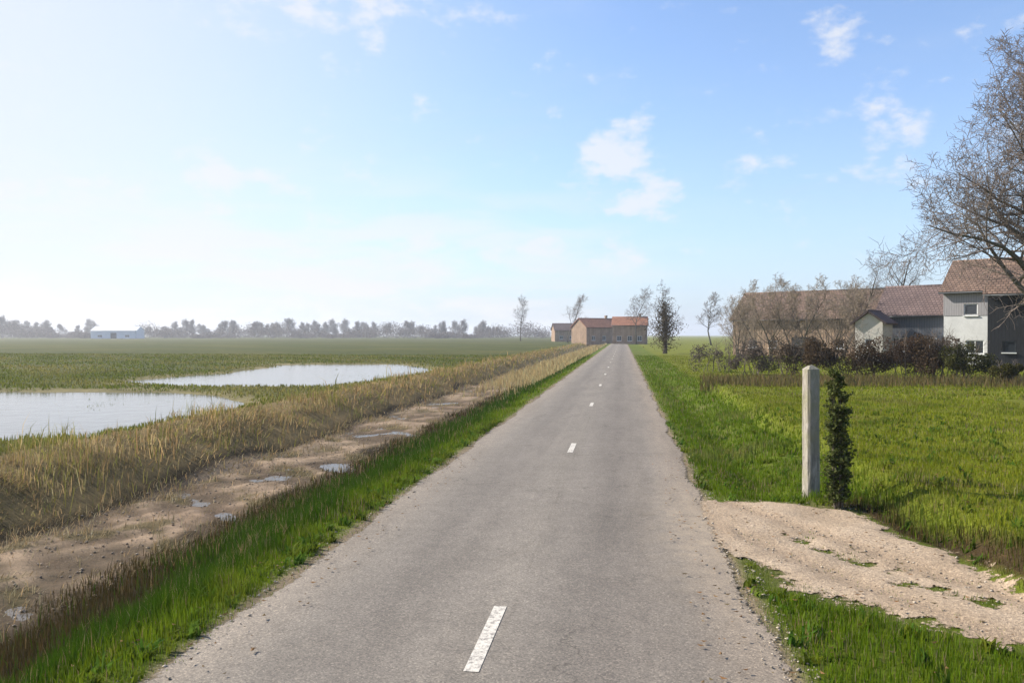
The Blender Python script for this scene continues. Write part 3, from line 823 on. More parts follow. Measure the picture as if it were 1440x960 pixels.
t = bare_tree('bare_tree', L3(1478, 46), 15.6, 9.7, 0.40, 9, levels=4, kids=(30,12,9,7), crown_from=0.2, up=0.24, twig_r=0.016)
tag(t, 'tall bare winter tree with spreading brown twigs in front of the black barn', 'tree')
t = bare_tree('bare_tree', L3(1262, 82), 10.6, 4.8, 0.2, 21, levels=4, kids=(10,7,6,5), twig_r=0.012)
tag(t, 'bare grey tree standing behind the house with the mauve roof', 'tree')
t = bare_tree('bare_tree', L3(1185, 88), 10.0, 4.4, 0.18, 22, levels=4, kids=(10,7,6,4), twig_r=0.012)
tag(t, 'bare grey tree rising above the brown thicket', 'tree')
for k, (px, d, hh, sp, sd, lab) in enumerate([
        (1040, 84, 6.4, 3.0, 31, 'leftmost of the bare brown willows in the thicket, with the thinnest crown'),
        (1082, 74, 7.0, 3.3, 32, 'bare brown willow second from the left in the thicket'),
        (1128, 72, 7.2, 3.3, 33, 'bare brown willow in the middle of the thicket'),
        (1172, 76, 6.9, 3.2, 34, 'bare brown willow right of the middle of the thicket'),
        (1212, 70, 6.5, 3.0, 35, 'rightmost bare brown willow, against the pale gable end')]):
    t = bare_tree('bare_willow', L3(px, d), hh, sp, 0.09, sd, levels=4, kids=(9,7,6,4), twig='twig2', crown_from=0.08, up=0.5, stems=3, twig_r=0.014)
    tag(t, lab, 'tree', 'bare willows in the thicket')
t = bare_tree('ivy_tree', L3(935, 104), 8.0, 3.3, 0.24, 41, levels=4, kids=(10,6,5,4), twig_r=0.014, ivy=5200)
tag(t, 'dark ivy clad tree standing beside the far end of the road', 'tree')
for k, (px, d, hh, lab) in enumerate([(895, 210, 13, 'faint bare tree beyond the red roofs, next to the ivy tree'),
        (798, 250, 14.5, 'faint bare tree beyond the left end of the red roofs'),
        (732, 330, 16, 'faint bare tree out in the fields left of the red roofs'),
        (1000, 190, 11, 'faint bare tree between the ivy tree and the thicket')]):
    t = bare_tree('bare_tree', L3(px, d), hh, hh*0.42, 0.2, 50+k, levels=3, kids=(12,9,8), twig_r=0.03)
    tag(t, lab, 'tree')

# the row of far trees along the left horizon
far = []
fx = -70
k = 0
protos = []
for s in range(5):
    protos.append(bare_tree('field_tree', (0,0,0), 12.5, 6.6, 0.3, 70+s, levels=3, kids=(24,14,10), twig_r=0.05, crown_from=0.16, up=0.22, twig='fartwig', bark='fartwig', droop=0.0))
used = [False]*5
while fx < 700:
    if not (135 < fx < 195):
        s = random.randrange(5)
        if used[s]: o = copy_tree(protos[s])
        else: o = protos[s]; used[s] = True
        d = random.uniform(640, 840)
        x, y = at(fx, d)
        o.location = (x, y, -0.05)
        o.rotation_euler = (0, 0, random.uniform(0, 6.28))
        sc = random.choice((0.6,0.75,0.85,0.95,1.05,1.15)) * random.uniform(0.9,1.1); kx = random.uniform(0.9,1.25); o.scale = (sc*kx, sc*kx, sc)
        tag(o, 'one of the hazy bare trees in the row along the far left horizon', 'tree', 'trees along the far left horizon')
    fx += random.choice((3,4,5,7,9,13,20))*random.uniform(0.8,1.2)
for s in range(5):
    if not used[s]:
        for ch in list(protos[s].children): bpy.data.objects.remove(ch)
        bpy.data.objects.remove(protos[s])
# the hazy belt of scrub and low wood behind that row
nl = 760
lp = rng.uniform(-130, 770, nl); ld = rng.uniform(570, 690, nl)
lh = rng.uniform(4.5, 10.5, nl)*np.where((lp > 138) & (lp < 192), 0.3, 1.0)*(0.75 + 0.35*np.sin(lp*0.035 + 1.0) + 0.15*np.sin(lp*0.13))
n = 85000
li = rng.integers(0, nl, n)
q = FW[None]*ld[li][:,None] + RT[None]*((lp[li]-720)/F*ld[li])[:,None]
v_ = rng.normal(0, 1, (n,3)); v_ /= np.linalg.norm(v_, axis=1)[:,None]; v_ *= rng.uniform(0.2, 1, (n,1))**0.5
wd_ = (3.0 + lh[li]*0.45)
pts_ = np.stack([q[:,0] + v_[:,0]*wd_, q[:,1] + v_[:,1]*wd_, lh[li]*0.62*(1 + v_[:,2])], -1)
sc = leaf_cloud('woods', pts_, 0.85, [(0.10,0.085,0.08),(0.17,0.15,0.14)], M['leaf'])  # leaf colours paled, so distance haze is partly in the colour
tag(sc, 'low hazy belt of scrub along the far left horizon', 'woods', kind='stuff')

# hedge bushes in front of the houses
hb = [(1008, 52, 3.4, 1.5, 'twiggy grey brown bush at the road end of the hedge', ((0.12,0.095,0.08),(0.20,0.165,0.14)), 900),
      (1062, 48, 3.2, 1.7, 'grey brown hedge bush second from the road', ((0.11,0.085,0.07),(0.18,0.145,0.12)), 1500),
      (1118, 46, 3.0, 1.8, 'hedge bush standing just behind the post', ((0.09,0.065,0.045),(0.16,0.12,0.08)), 2200),
      (1172, 44, 3.0, 1.9, 'russet leaved hedge bush right of the post', ((0.075,0.05,0.03),(0.14,0.095,0.055)), 2600),
      (1224, 43, 2.9, 2.0, 'dark russet hedge bush under the pale gable', ((0.07,0.045,0.026),(0.13,0.085,0.045)), 2600),
      (1276, 42, 2.8, 2.0, 'dark russet hedge bush under the blue grey wall', ((0.075,0.045,0.028),(0.13,0.08,0.045)), 2600),
      (1322, 41, 2.4, 1.9, 'russet hedge bush at the left corner of the white wall', ((0.09,0.06,0.035),(0.15,0.10,0.06)), 2200),
      (1362, 40, 2.2, 1.6, 'olive green bush under the white wall', ((0.06,0.065,0.018),(0.12,0.115,0.03)), 2400),
      (1440, 38, 4.0, 0.85, 'low olive bush in front of the black barn', ((0.05,0.05,0.012),(0.10,0.09,0.022)), 2400)]
for k, (px, d, w, hh, lab, cols, n) in enumerate(hb):
    cols = tuple(tuple(q*0.72 for q in c) for c in cols); n = int(n*2.2); hh *= 1.25; w *= 1.25
    t = bush('hedge_bush', L3(px, d), w, 1.4, hh, 90+k, n, cols, 0.10)
    t.rotation_euler = (0, 0, YAW)
    tag(t, lab, 'bush', 'hedge bushes in front of the houses')
# rough brown weeds at the foot of the hedge
P = []
n = 5200
px = rng.uniform(985, 1480, n); d = rng.uniform(33, 43, n)
p = FW[None]*d[:,None] + RT[None]*((px-720)/F*d)[:,None]
c = lerp(np.zeros((n,3))+np.array((0.09,0.08,0.025)), np.zeros((n,3))+np.array((0.15,0.11,0.055)), rng.uniform(0,1,n))
wd = blades('weeds', p, 0.45*rng.uniform(0.3,1.3,n), np.full(n,0.035), jitter(c,n), M['reed'], lean=0.6)
tag(wd, 'rough olive brown weeds at the foot of the hedge', 'weeds', kind='stuff')

# ------------------------------------------------------------------ houses
def facade(mb, x0, x1, z0, z1, y, holes, depth=0.14):
    """front wall face at y with rectangular openings and their reveals"""
    xs_ = sorted({x0, x1, *[h[0] for h in holes], *[h[1] for h in holes]})
    zs_ = sorted({z0, z1, *[h[2] for h in holes], *[h[3] for h in holes]})
    for a, b in zip(xs_, xs_[1:]):
        for c, d in zip(zs_, zs_[1:]):
            mx, mz = (a+b)/2, (c+d)/2
            if any(h[0] < mx < h[1] and h[2] < mz < h[3] for h in holes): continue
            mb.add([(a,y,c),(b,y,c),(b,y,d),(a,y,d)], [(0,1,2,3)])
    for a, b, c, d in holes:
        mb.add([(a,y,c),(b,y,c),(b,y,d),(a,y,d),(a,y+depth,c),(b,y+depth,c),(b,y+depth,d),(a,y+depth,d)],
               [(0,4,5,1),(1,5,6,2),(2,6,7,3),(3,7,4,0)])

def house(name, loc, rz, W, D, eave, ridge, wall, roof, axis_='x', windows=(), doors=(), over=0.3, upper=None, upper_z=None, chimney=None, fr='frame'):
    root = empty(name, loc, rz)
    holes = [(x-w/2, x+w/2, z, z+h) for x, z, w, h in windows] + [(x-w/2, x+w/2, 0.02, h) for x, w, h in doors]
    split = upper_z if upper else eave
    mb = MB()
    facade(mb, -W/2, W/2, -0.3, split, -D/2, [h for h in holes if h[3] <= split + .01])
    for a, b, c, d in ((W/2,-D/2,W/2,D/2),(W/2,D/2,-W/2,D/2),(-W/2,D/2,-W/2,-D/2)):
        mb.add([(a,b,-.3),(c,d,-.3),(c,d,split),(a,b,split)], [(0,1,2,3)])
    if not upper:
        if axis_ == 'x':
            for x in (-W/2, W/2): mb.add([(x,-D/2,eave),(x,D/2,eave),(x,0,ridge-0.08)], [(0,1,2)])
        else:
            for y in (-D/2, D/2): mb.add([(-W/2,y,eave),(W/2,y,eave),(0,y,ridge-0.08)], [(0,1,2)])
    mb.build('wall', wall, root)
    if upper:
        mb = MB(); y0 = -D/2-0.03
        facade(mb, -W/2-.03, W/2+.03, split, eave, y0, [h for h in holes if h[3] > split + .01])
        mb.add([(-W/2-.03,y0,split),(W/2+.03,y0,split),(W/2+.03,-D/2,split),(-W/2-.03,-D/2,split)], [(0,3,2,1)])
        for a, b, c, d in ((W/2+.03,y0,W/2+.03,D/2),(W/2,D/2,-W/2,D/2),(-W/2-.03,D/2,-W/2-.03,y0)):
            mb.add([(a,b,split),(c,d,split),(c,d,eave),(a,b,eave)], [(0,1,2,3)])
        for x in (-W/2-.03, W/2+.03): mb.add([(x,y0,eave),(x,D/2,eave),(x,0,ridge-0.08)], [(0,1,2)])
        mb.build('upper_wall', upper, root)
    mb = MB(); th = 0.16
    def slab(a, b, c, d):
        vs = [Vector(p) for p in (a,b,c,d)]
        nrm = (vs[1]-vs[0]).cross(vs[2]-vs[0]).normalized()*th
        mb.add([tuple(v) for v in vs]+[tuple(v+nrm) for v in vs], [(3,2,1,0),(4,5,6,7),(0,1,5,4),(1,2,6,5),(2,3,7,6),(3,0,4,7)])
    if axis_ == 'x':
        s = (ridge-eave)/(D/2); ez = eave - s*over; yy = D/2+over; xx = W/2+over
        slab((-xx,-yy,ez),(xx,-yy,ez),(xx,0,ridge),(-xx,0,ridge)); slab((xx,yy,ez),(-xx,yy,ez),(-xx,0,ridge),(xx,0,ridge))
        mb.tube([(-xx,0,ridge+.12),(xx,0,ridge+.12)], [.13,.13], 8)
    else:
        s = (ridge-eave)/(W/2); ez = eave - s*over; xx = W/2+over; yy = D/2+over
        slab((-xx,yy,ez),(-xx,-yy,ez),(0,-yy,ridge),(0,yy,ridge)); slab((xx,-yy,ez),(xx,yy,ez),(0,yy,ridge),(0,-yy,ridge))
        mb.tube([(0,-yy,ridge+.12),(0,yy,ridge+.12)], [.13,.13], 8)
    rf = mb.build('roof', roof, root)
    if axis_ == 'x':
        mb = MB(); mb.tube([(-xx,-yy-.07,ez+.02),(xx,-yy-.07,ez+.02)], [.07,.07], 8); mb.build('gutter', M['darkframe'], root)
    if axis_ == 'x' and eave > 2.5:
        mb = MB(); xd = W/2 - 0.12; mb.tube([(xd,-D/2-.13,eave-.05),(xd,-D/2-.13,0.05)], [.045,.045], 8); mb.build('downpipe', M['darkframe'], root)
    if chimney:
        cx_, cy_ = chimney
        mb = MB(); mb.box(cx_-.3,cx_+.3,cy_-.3,cy_+.3,ridge-1.2,ridge+.9); mb.box(cx_-.36,cx_+.36,cy_-.36,cy_+.36,ridge+.9,ridge+1.02)
        mb.build('chimney', M['brick'], rf)
    for x, z, w, h in windows:
        y = -D/2 + (0.07 if not (upper and z+h > split) else 0.05)
        f = 0.07
        mb = MB()
        mb.box(x-w/2+.004,x-w/2+f,y-.03,y+.03,z+.004,z+h-.004); mb.box(x+w/2-f,x+w/2-.004,y-.03,y+.03,z+.004,z+h-.004)
        mb.box(x-w/2+f,x+w/2-f,y-.028,y+.028,z+.004,z+f); mb.box(x-w/2+f,x+w/2-f,y-.028,y+.028,z+h-f,z+h-.004)
        if w > 1: mb.box(x-.03,x+.03,y-.026,y+.026,z+f,z+h-f)
        wo = mb.build('window', M[fr], root)
        mb = MB(); mb.box(x-w/2+.02,x+w/2-.02,y+.005,y+.015,z+.02,z+h-.02); mb.build('pane', M['glass'], wo)
        mb = MB(); mb.box(x-w/2-.06,x+w/2+.06,-D/2-.10,-D/2+.05,z-.07,z-.003); mb.build('sill', M['frame'], wo)
    for x, w, h in doors:
        y = -D/2+.08
        mb = MB(); mb.box(x-w/2+.004,x+w/2-.004,y,y+.05,.02,h-.004)
        for kz in range(2): mb.box(x-w/2+.15,x+w/2-.15,y-.02,y,.25+kz*(h-.3)/2,.1+(kz+1)*(h-.3)/2)
        do = mb.build('door', M['darkframe'], root)
        mb = MB(); mb.tube([(x+w/2-.18,y-.06,1.0),(x+w/2-.18,y-.06,1.15)],[.015,.015],6); mb.build('handle', M['sheet'], do)
    return root

# the white walled house
d = 62
x, y = at(1424, d + 3.5)
o = house('house', (x, y, -0.02), YAW - R(44), 8.4, 7.0, hz(406, d+1), hz(366, d+4), M['white'], M['tile_brown'], 'x',
          windows=[(-1.9, 0.9, 1.3, 1.1), (-2.2, 4.0, 1.0, 0.95), (0.2, 4.0, 1.0, 0.95)], doors=[(0.3, 1.0, 2.1)],
          upper=M['grey'], upper_z=hz(440, d), chimney=(2.2, 0))
tag(o, 'white walled house with grey boarded upper storey and brown tiled roof', 'house')
# the barn in front of its right end
d = 54
x, y = at(1470, d + 3)
o = house('barn', (x, y, -0.02), YAW - R(36), 6.6, 6.0, hz(409, d), hz(372, d+3), M['black'], M['tile_brown'], 'x',
          windows=[(-2.0, 1.2, 0.8, 0.8)], doors=[(0.8, 2.6, 2.8)], fr='darkframe')
tag(o, 'black boarded barn at the right edge in front of the white house', 'barn')
# the lower house with the mauve roof
d = 68
x, y = at(1300, d + 3)
o = house('house', (x, y, -0.02), YAW - R(42), 6.0, 6.2, hz(441, d), hz(404, d+3), M['bluegrey'], M['tile_grey'], 'x',
          windows=[(-1.2, 1.0, 1.1, 1.2), (1.2, 1.0, 1.1, 1.2)])
tag(o, 'low house with blue grey boarded wall and mauve tiled roof', 'house')
d = 66
x, y = at(1229, d + 2.5)
o = house('shed', (x, y, -0.02), YAW - R(40), 2.2, 3.0, hz(452, d), hz(438, d), M['cream'], M['tile_grey'], 'y', windows=[(0.0, 1.3, 0.6, 0.8)])
tag(o, 'small cream shed with a gable end beside the mauve roofed house', 'shed')
d = 92
x, y = at(1140, d + 3)
o = house('long_barn', (x, y, -0.02), YAW - R(40), 16.0, 8.0, hz(447, d), hz(411, d+3), M['brick'], M['tile_brown'], 'x',
          windows=[(-5.5, 0.9, 1.0, 0.9), (-3.0, 0.9, 1.0, 0.9), (4.6, 0.9, 1.0, 0.9)], doors=[(0.6, 2.8, 2.2)])
tag(o, 'long low brick barn with a weathered brown roof behind the thicket', 'barn')
# far farmsteads by the end of the road
for px, d, rz, W, D, e, rdg, roof, lab in [
        (838, 235, 0.5, 12, 8, 460, 448, 'tile_red', 'far brick farmhouse with red roof just left of the road end'),
        (886, 215, -0.2, 9, 7, 457, 446, 'tile_red', 'far brick farmhouse with red roof just right of the road end'),
        (800, 300, 0.1, 12, 9, 464, 455, 'tile_grey', 'far long brick house with a mauve roof, left of the red roofs')]:
    x, y = at(px, d)
    o = house('farmhouse', (x, y, -0.05), YAW + rz, W, D, hz(e, d), hz(rdg, d), M['brick'], M[roof], 'x',
              windows=[(-W*.3, 0.9, 1.2, 1.3), (0.1, 0.9, 1.2, 1.3), (W*.3, 0.9, 1.2, 1.3)], chimney=(W*.3, 0))
    tag(o, lab, 'farmhouse')
x, y = at(166, 556)
o = house('field_barn', (x, y, -0.05), YAW + 0.1, 30, 16, hz(465, 556), hz(459, 556), M['sheet'], M['sheet'], 'x', windows=[(-9, 1.0, 3, 1.5), (9, 1.0, 3, 1.5)], doors=[(0, 4, 4)])
tag(o, 'pale metal field barn in the gap of the far left trees', 'barn')

# ------------------------------------------------------------------ the post beside the track
x, y = gp(1141, 694)
root = empty('gate_post', (x, y, float(height(np.array([x]), np.array([y]))[0])), YAW + R(12))
root.rotation_euler = (R(1.2), R(-1.0), YAW + R(12))
bm = bmesh.new()
hp = hz(511, y) ; s = 0.10
rings = 14
prev = None
rnd = random.Random(3)
for k in range(rings+1):
    zz = -0.15 + (hp+0.15)*k/rings
    ring = []
    for q in range(20):
        a = 2*math.pi*q/20
        cx_, sx_ = math.cos(a), math.sin(a)
        m = (abs(cx_)**7 + abs(sx_)**7)**(-1/7)
        rr = s*m*(1 + 0.02*math.sin(zz*5+q) + rnd.gauss(0, .006))*(1.04-0.05*k/rings)
        ring.append(bm.verts.new((cx_*rr, sx_*rr, zz)))
    if prev:
        for q in range(20): bm.faces.new((prev[q], prev[(q+1)%20], ring[(q+1)%20], ring[q]))
    prev = ring
me = bpy.data.meshes.new('shaft'); bm.to_mesh(me); bm.free(); me.materials.append(M['post'])
sh = bpy.data.objects.new('shaft', me); C.objects.link(sh); sh.parent = root
mb = MB(); mb.add([(-.097,-.097,hp-.004),(.097,-.097,hp-.004),(.097,.097,hp-.004),(-.097,.097,hp-.004),(-.03,-.02,hp+.055),(.035,-.025,hp+.05),(.03,.03,hp+.06),(-.035,.03,hp+.045)],
       [(0,3,2,1),(4,5,6,7),(0,1,5,4),(1,2,6,5),(2,3,7,6),(3,0,4,7)])
mb.build('cap', M['post'], root, bevel=0.006)
tag(root, 'grey weathered square post with a pointed top where the sandy track meets the lawn', 'post')

x, y = gp(1180, 712)
zz = float(height(np.array([x]), np.array([y]))[0])
root = empty('upright_shrub', (x, y, zz), 0)
shr = random.Random(12)
mb = MB()
tips = []
for k in range(9):
    a = k*0.75; q = Vector((0.05*math.cos(a), 0.05*math.sin(a), -0.05)); pts = [q.copy()]
    top = shr.uniform(1.25, 1.95); dd = Vector((0.05*math.cos(a), 0.05*math.sin(a), 1)).normalized()
    for j in range(8):
        dd = (dd + Vector((shr.gauss(0,.035), shr.gauss(0,.035), .15))).normalized(); q = q + dd*top/8; pts.append(q.copy())
        if True:
            for m in range(4):
                e = (Vector((math.cos(a), math.sin(a), 0))*0.35 + Vector((shr.gauss(0,.7), shr.gauss(0,.7), 0.75))).normalized()
                ln = shr.uniform(0.07, 0.19)*(1.1 - 0.07*j); p1 = q + e*ln
                mb.tube([q, q.lerp(p1, .5) + Vector((0,0,-.01)), p1], [0.005, 0.004, 0.002], 3, False)
                tips.append((q.copy(), p1.copy()))
    tips.append((pts[-2], pts[-1] + Vector((0,0,.05)))); mb.tube(pts, [0.014*(1-j/10) for j in range(9)], 5, False)
mb.build('stems', M['bark'], root)
n = 5600
ti = rng.integers(0, len(tips), n); A_ = np.array([tuple(t[0]) for t in tips])[ti]; B_ = np.array([tuple(t[1]) for t in tips])[ti]
f_ = rng.uniform(0.1, 1.08, (n,1)); pp = A_ + (B_ - A_)*f_ + rng.normal(0, 0.022, (n,3)); pp = pp[pp[:,2] > 0.06]
leaf_cloud('foliage', pp, 0.052, [(0.035,0.052,0.012),(0.115,0.125,0.040)], M['leaf'], root)
tag(root, 'narrow dark green upright shrub growing beside the post', 'shrub')

# loose stones on the track and along the edges of the asphalt
n = 16000
p = np.concatenate([scatter(RR-0.1, 6.5, 2.5, 12.5, 170), scatter(RL-0.25, RL+0.12, 2.5, 16, 150), scatter(RR-0.12, RR+0.25, 2.5, 16, 150)])
td = poly_dist(TRACK, p[:,0], p[:,1])
q_ = scatter(-9.6, -6.4, 4.5, 26, 60)
ok = ((td < 0.25*rng.uniform(-1,1,len(p))) & ((p[:,0] > RR) | (td < 0))) | (p[:,0] < RR+0.26)
p = p[ok & inview(p)]; nst = len(p); q_ = q_[inview(q_)]; p = np.concatenate([p, q_]); n = len(p)
sz = np.concatenate([0.006 + 0.016*rng.uniform(0,1,nst)**4, 0.008 + 0.026*rng.uniform(0,1,n-nst)**4])
z = np.maximum(height(p[:,0], p[:,1]) + 0.012, np.where((p[:,0] > RL) & (p[:,0] < RR), 0.02, -9))
O = np.array([(1,0,0),(0,1,0),(-1,0,0),(0,-1,0),(0,0,.7),(0,0,-.5)], np.float32)
a = rng.uniform(0, 6.283, n); ca, sa = np.cos(a), np.sin(a)
V = np.empty((n,6,3), np.float32)
ax, ay = sz*rng.uniform(.7,1.3,n), sz*rng.uniform(.7,1.3,n)
for k in range(6):
    ox, oy, oz = O[k]
    V[:,k,0] = p[:,0] + ca*ox*ax - sa*oy*ay; V[:,k,1] = p[:,1] + sa*ox*ax + ca*oy*ay; V[:,k,2] = z + oz*sz*0.8
tri = np.array([(0,1,4),(1,2,4),(2,3,4),(3,0,4),(1,0,5),(2,1,5),(3,2,5),(0,3,5)])
Fl = (np.arange(n)[:,None,None]*6 + tri[None]).reshape(-1)
cc = np.array((0.33,0.28,0.22))*rng.uniform(0.5,1.35,(n,1)); cc[nst:] *= np.array((0.80,0.74,0.68))
gv = np_mesh('gravel', V.reshape(-1,3), Fl, np.full(n*8,3), M['stone'], np.repeat(cc,6,axis=0), smooth=True)
tag(gv, 'loose stones and clods on the sandy track, the road edges and the ditch bed', 'gravel', kind='stuff')

# thin haze lying over the fields
hb_ = MB(); hb_.box(-2700, 2700, -80, 3100, -2.5, 32)
tv = NT('thin_haze')
pv = tv.n('ShaderNodeVolumePrincipled'); pv.inputs['Color'].default_value = (0.90, 0.93, 1.0, 1); pv.inputs['Density'].default_value = 0.00036
pv.inputs['Anisotropy'].default_value = 0.3
tv.l(pv.outputs[0], tv.out.inputs['Volume'])
hz_ = hb_.build('haze', tv.m)
tag(hz_, 'thin pale haze lying over the distant fields', 'haze', kind='stuff')

# ------------------------------------------------------------------ sky and sun
SUN_AZ = -R(66) - YAW      # measured from +Y, negative to the left
SUN_EL = R(34)
sv = Vector((math.sin(SUN_AZ)*math.cos(SUN_EL), math.cos(SUN_AZ)*math.cos(SUN_EL), math.sin(SUN_EL)))
sd = bpy.data.lights.new('sun', 'SUN')
sd.energy = 4.0; sd.angle = R(0.8); sd.color = (1.0, 0.94, 0.84)
so = bpy.data.objects.new('sun', sd); C.objects.link(so)
so.rotation_euler = sv.to_track_quat('Z', 'Y').to_euler()
so.location = (0, 0, 60)

VEIL = (0.30, 0.97); WHITE_FAR = (3.35, 4.15, 5.45); WHITE_SUN = (4.95, 5.1, 5.45); SKY_GAIN = (1.10, 1.21, 1.40, 1)
wld = bpy.data.worlds.new('World'); scene.world = wld; wld.use_nodes = True
nt = wld.node_tree; nt.nodes.clear()
N = nt.nodes.new; Lk = nt.links.new
out = N('ShaderNodeOutputWorld'); bg = N('ShaderNodeBackground'); bg.inputs['Strength'].default_value = 0.07
sky = N('ShaderNodeTexSky'); sky.sky_type = 'NISHITA'; sky.sun_disc = False
sky.sun_elevation = SUN_EL; sky.sun_rotation = SUN_AZ
sky.air_density = 1.0; sky.dust_density = 0.8; sky.ozone_density = 1.0
tc = N('ShaderNodeTexCoord'); sep = N('ShaderNodeSeparateXYZ'); Lk(tc.outputs['Generated'], sep.inputs[0])
def math_(op, a, b=None, clamp=False):
    x = N('ShaderNodeMath'); x.operation = op; x.use_clamp = clamp
    for k, v in enumerate((a, b)):
        if v is None: continue
        if hasattr(v, 'is_output'): Lk(v, x.inputs[k])
        else: x.inputs[k].default_value = v
    return x.outputs[0]
zc = math_('MAXIMUM', sep.outputs['Z'], 0.0)
den = math_('ADD', zc, 0.12)
cmb = N('ShaderNodeCombineXYZ')
Lk(math_('DIVIDE', sep.outputs['X'], den), cmb.inputs[0]); Lk(math_('DIVIDE', sep.outputs['Y'], den), cmb.inputs[1])
def cloud(scale, loc, lo, hi, amt, stretch=1.3, rough=0.6):
    nz = N('ShaderNodeTexNoise'); nz.inputs['Scale'].default_value = scale; nz.inputs['Detail'].default_value = 9; nz.inputs['Roughness'].default_value = rough
    nz.inputs['Distortion'].default_value = 0.35
    mp = N('ShaderNodeMapping'); mp.inputs['Location'].default_value = loc; mp.inputs['Scale'].default_value = (1.0, stretch, 1.0)
    Lk(cmb.outputs[0], mp.inputs['Vector']); Lk(mp.outputs[0], nz.inputs['Vector'])
    cr = N('ShaderNodeValToRGB'); cr.color_ramp.interpolation = 'EASE'
    cr.color_ramp.elements[0].position = lo; cr.color_ramp.elements[1].position = hi
    Lk(nz.outputs['Fac'], cr.inputs['Fac'])
    return math_('MULTIPLY', cr.outputs['Color'], amt)
az = N('ShaderNodeMath'); az.operation = 'ARCTAN2'; Lk(sep.outputs['X'], az.inputs[0]); Lk(sep.outputs['Y'], az.inputs[1])
uv = N('ShaderNodeCombineXYZ'); Lk(az.outputs[0], uv.inputs[0]); Lk(sep.outputs['Z'], uv.inputs[1])
cn = N('ShaderNodeTexNoise'); cn.inputs['Scale'].default_value = 17; cn.inputs['Detail'].default_value = 8; cn.inputs['Roughness'].default_value = 0.6
cmp_ = N('ShaderNodeMapping'); cmp_.inputs['Scale'].default_value = (1, 1.8, 1); Lk(uv.outputs[0], cmp_.inputs['Vector']); Lk(cmp_.outputs[0], cn.inputs['Vector'])
bank = None
# small fair weather clouds: bearing and height above the horizon in degrees, half widths, density
for b_, e_, rb, re_, am in ((-0.6, 12.2, 2.4, 2.2, 1.0), (1.3, 9.4, 2.4, 1.3, 1.0), (-7.5, 6.0, 4.5, 1.2, .8), (-0.5, 5.2, 2.2, 1.4, .85), (-26, 10.5, 6.0, 0.9, .8), (-36, 9.0, 6, 1.2, .7),
                            (-21.5, 22.5, 8, 2.0, .7), (14.2, 19.0, 1.6, 1.2, .7), (17.0, 13.5, 2.2, 2.4, .6), (9.0, 11.3, 2.4, 1.1, .45), (-15, 7.2, 6.5, 1.3, .6), (-22, 2.0, 8.0, 0.9, .7), (40, 12, 9, 3, .6), (-70, 14, 12, 3, .6)):
    du = math_('MULTIPLY', math_('SUBTRACT', az.outputs[0], R(b_)), 1/R(rb)); dv = math_('MULTIPLY', math_('SUBTRACT', sep.outputs['Z'], math.sin(R(e_))), 1/R(re_))
    q_ = math_('ADD', math_('MULTIPLY', du, du), math_('MULTIPLY', dv, dv))
    gs = math_('MULTIPLY', math_('POWER', 2.718, math_('MULTIPLY', q_, -0.7)), am)
    bank = gs if bank is None else math_('MAXIMUM', bank, gs)
cth = N('ShaderNodeMapRange'); cth.interpolation_type = 'SMOOTHSTEP'; cth.inputs['From Min'].default_value = 0.68; cth.inputs['From Max'].default_value = 1.12; cth.inputs['To Max'].default_value = 0.9
Lk(math_('ADD', math_('MULTIPLY', bank, 0.55), math_('MULTIPLY', math_('SUBTRACT', cn.outputs['Fac'], 0.18), 1.75)), cth.inputs['Value'])
# soft flat cloud lying low over the left and the middle
sm = N('ShaderNodeMapping'); sm.inputs['Scale'].default_value = (4.0, 21.0, 1); sm.inputs['Location'].default_value = (0.35, 1.2, 0); Lk(uv.outputs[0], sm.inputs['Vector'])
sn = N('ShaderNodeTexNoise'); sn.inputs['Scale'].default_value = 1.0; sn.inputs['Detail'].default_value = 8; sn.inputs['Roughness'].default_value = 0.55; sn.inputs['Distortion'].default_value = 0.3
Lk(sm.outputs[0], sn.inputs['Vector'])
ss = N('ShaderNodeMapRange'); ss.interpolation_type = 'SMOOTHSTEP'; ss.inputs['From Min'].default_value = 0.42; ss.inputs['From Max'].default_value = 0.60; ss.inputs['To Max'].default_value = 0.95; Lk(sn.outputs['Fac'], ss.inputs['Value'])
se = N('ShaderNodeMapRange'); se.interpolation_type = 'SMOOTHSTEP'; se.inputs['From Min'].default_value = 0.24; se.inputs['From Max'].default_value = 0.05; Lk(sep.outputs['Z'], se.inputs['Value'])
sa = N('ShaderNodeMapRange'); sa.interpolation_type = 'SMOOTHSTEP'; sa.inputs['From Min'].default_value = R(12); sa.inputs['From Max'].default_value = R(-16); Lk(az.outputs[0], sa.inputs['Value'])
stratus = math_('MULTIPLY', math_('MULTIPLY', ss.outputs[0], se.outputs[0]), sa.outputs[0])
wisps = cloud(1.2, (3.1, 0.4, 0), 0.52, 0.85, 0.35)
puffs = cth.outputs[0]
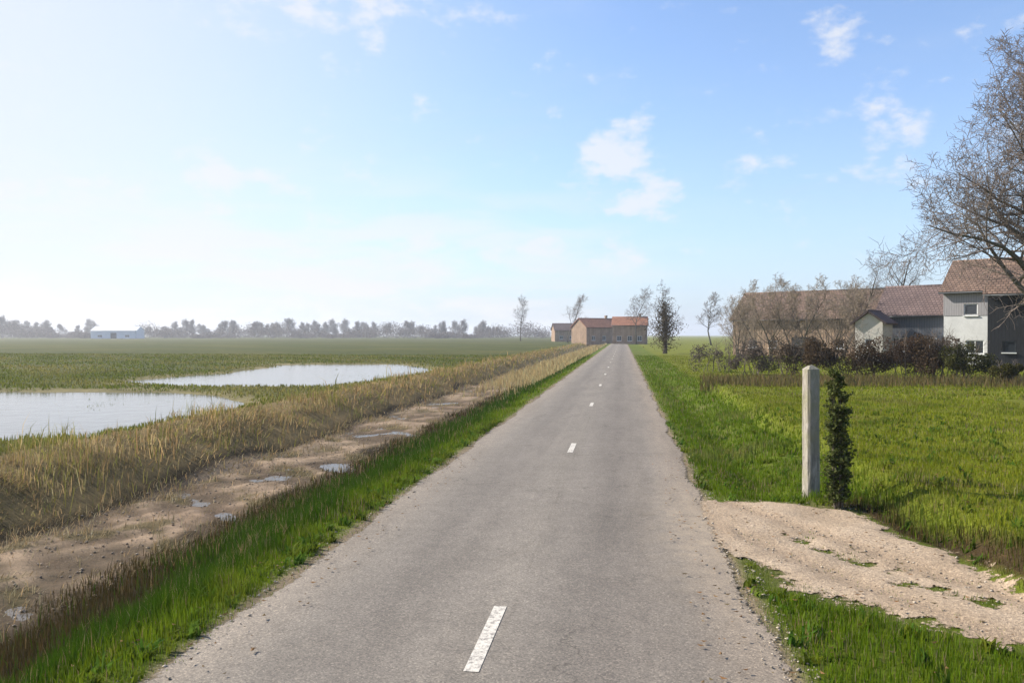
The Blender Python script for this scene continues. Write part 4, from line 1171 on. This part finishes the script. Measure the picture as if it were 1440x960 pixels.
# a milky veil that thickens towards the sun and towards the horizon
dt = N('ShaderNodeVectorMath'); dt.operation = 'DOT_PRODUCT'; Lk(tc.outputs['Generated'], dt.inputs[0]); dt.inputs[1].default_value = (math.sin(SUN_AZ)*math.cos(R(16)), math.cos(SUN_AZ)*math.cos(R(16)), math.sin(R(16)))
veil = N('ShaderNodeMapRange'); veil.interpolation_type = 'SMOOTHSTEP'
veil.inputs['From Min'].default_value = VEIL[0]; veil.inputs['From Max'].default_value = VEIL[1]; veil.inputs['To Max'].default_value = 0.92
Lk(dt.outputs['Value'], veil.inputs['Value'])
low = math_('MULTIPLY', math_('POWER', math_('SUBTRACT', 1.0, zc, True), 6.0), 0.82)
def over(a, b):   # 1-(1-a)(1-b)
    return math_('SUBTRACT', 1.0, math_('MULTIPLY', math_('SUBTRACT', 1.0, a), math_('SUBTRACT', 1.0, b)))
cfac = over(wisps, over(veil.outputs[0], low))
wn = N('ShaderNodeMix'); wn.data_type = 'RGBA'; Lk(veil.outputs[0], wn.inputs['Factor'])
wn.inputs['A'].default_value = (*WHITE_FAR, 1); wn.inputs['B'].default_value = (*WHITE_SUN, 1)
mx = N('ShaderNodeMix'); mx.data_type = 'RGBA'
gain = N('ShaderNodeMix'); gain.data_type = 'RGBA'; gain.blend_type = 'MULTIPLY'; gain.inputs['Factor'].default_value = 1.0
Lk(sky.outputs[0], gain.inputs['A']); gain.inputs['B'].default_value = SKY_GAIN
Lk(cfac, mx.inputs['Factor']); Lk(gain.outputs['Result'], mx.inputs['A']); Lk(wn.outputs['Result'], mx.inputs['B'])
cl_ = N('ShaderNodeMix'); cl_.data_type = 'RGBA'; Lk(math_('MAXIMUM', math_('MULTIPLY', puffs, 0.85), stratus), cl_.inputs['Factor']); Lk(mx.outputs['Result'], cl_.inputs['A']); cl_.inputs['B'].default_value = (5.35, 5.4, 5.6, 1)
Lk(cl_.outputs['Result'], bg.inputs['Color']); Lk(bg.outputs[0], out.inputs['Surface'])

scene.view_settings.view_transform = 'Standard'
scene.view_settings.look = 'None'
scene.view_settings.exposure = 1.28
scene.view_settings.gamma = 1.0
scene.view_settings.use_curve_mapping = False
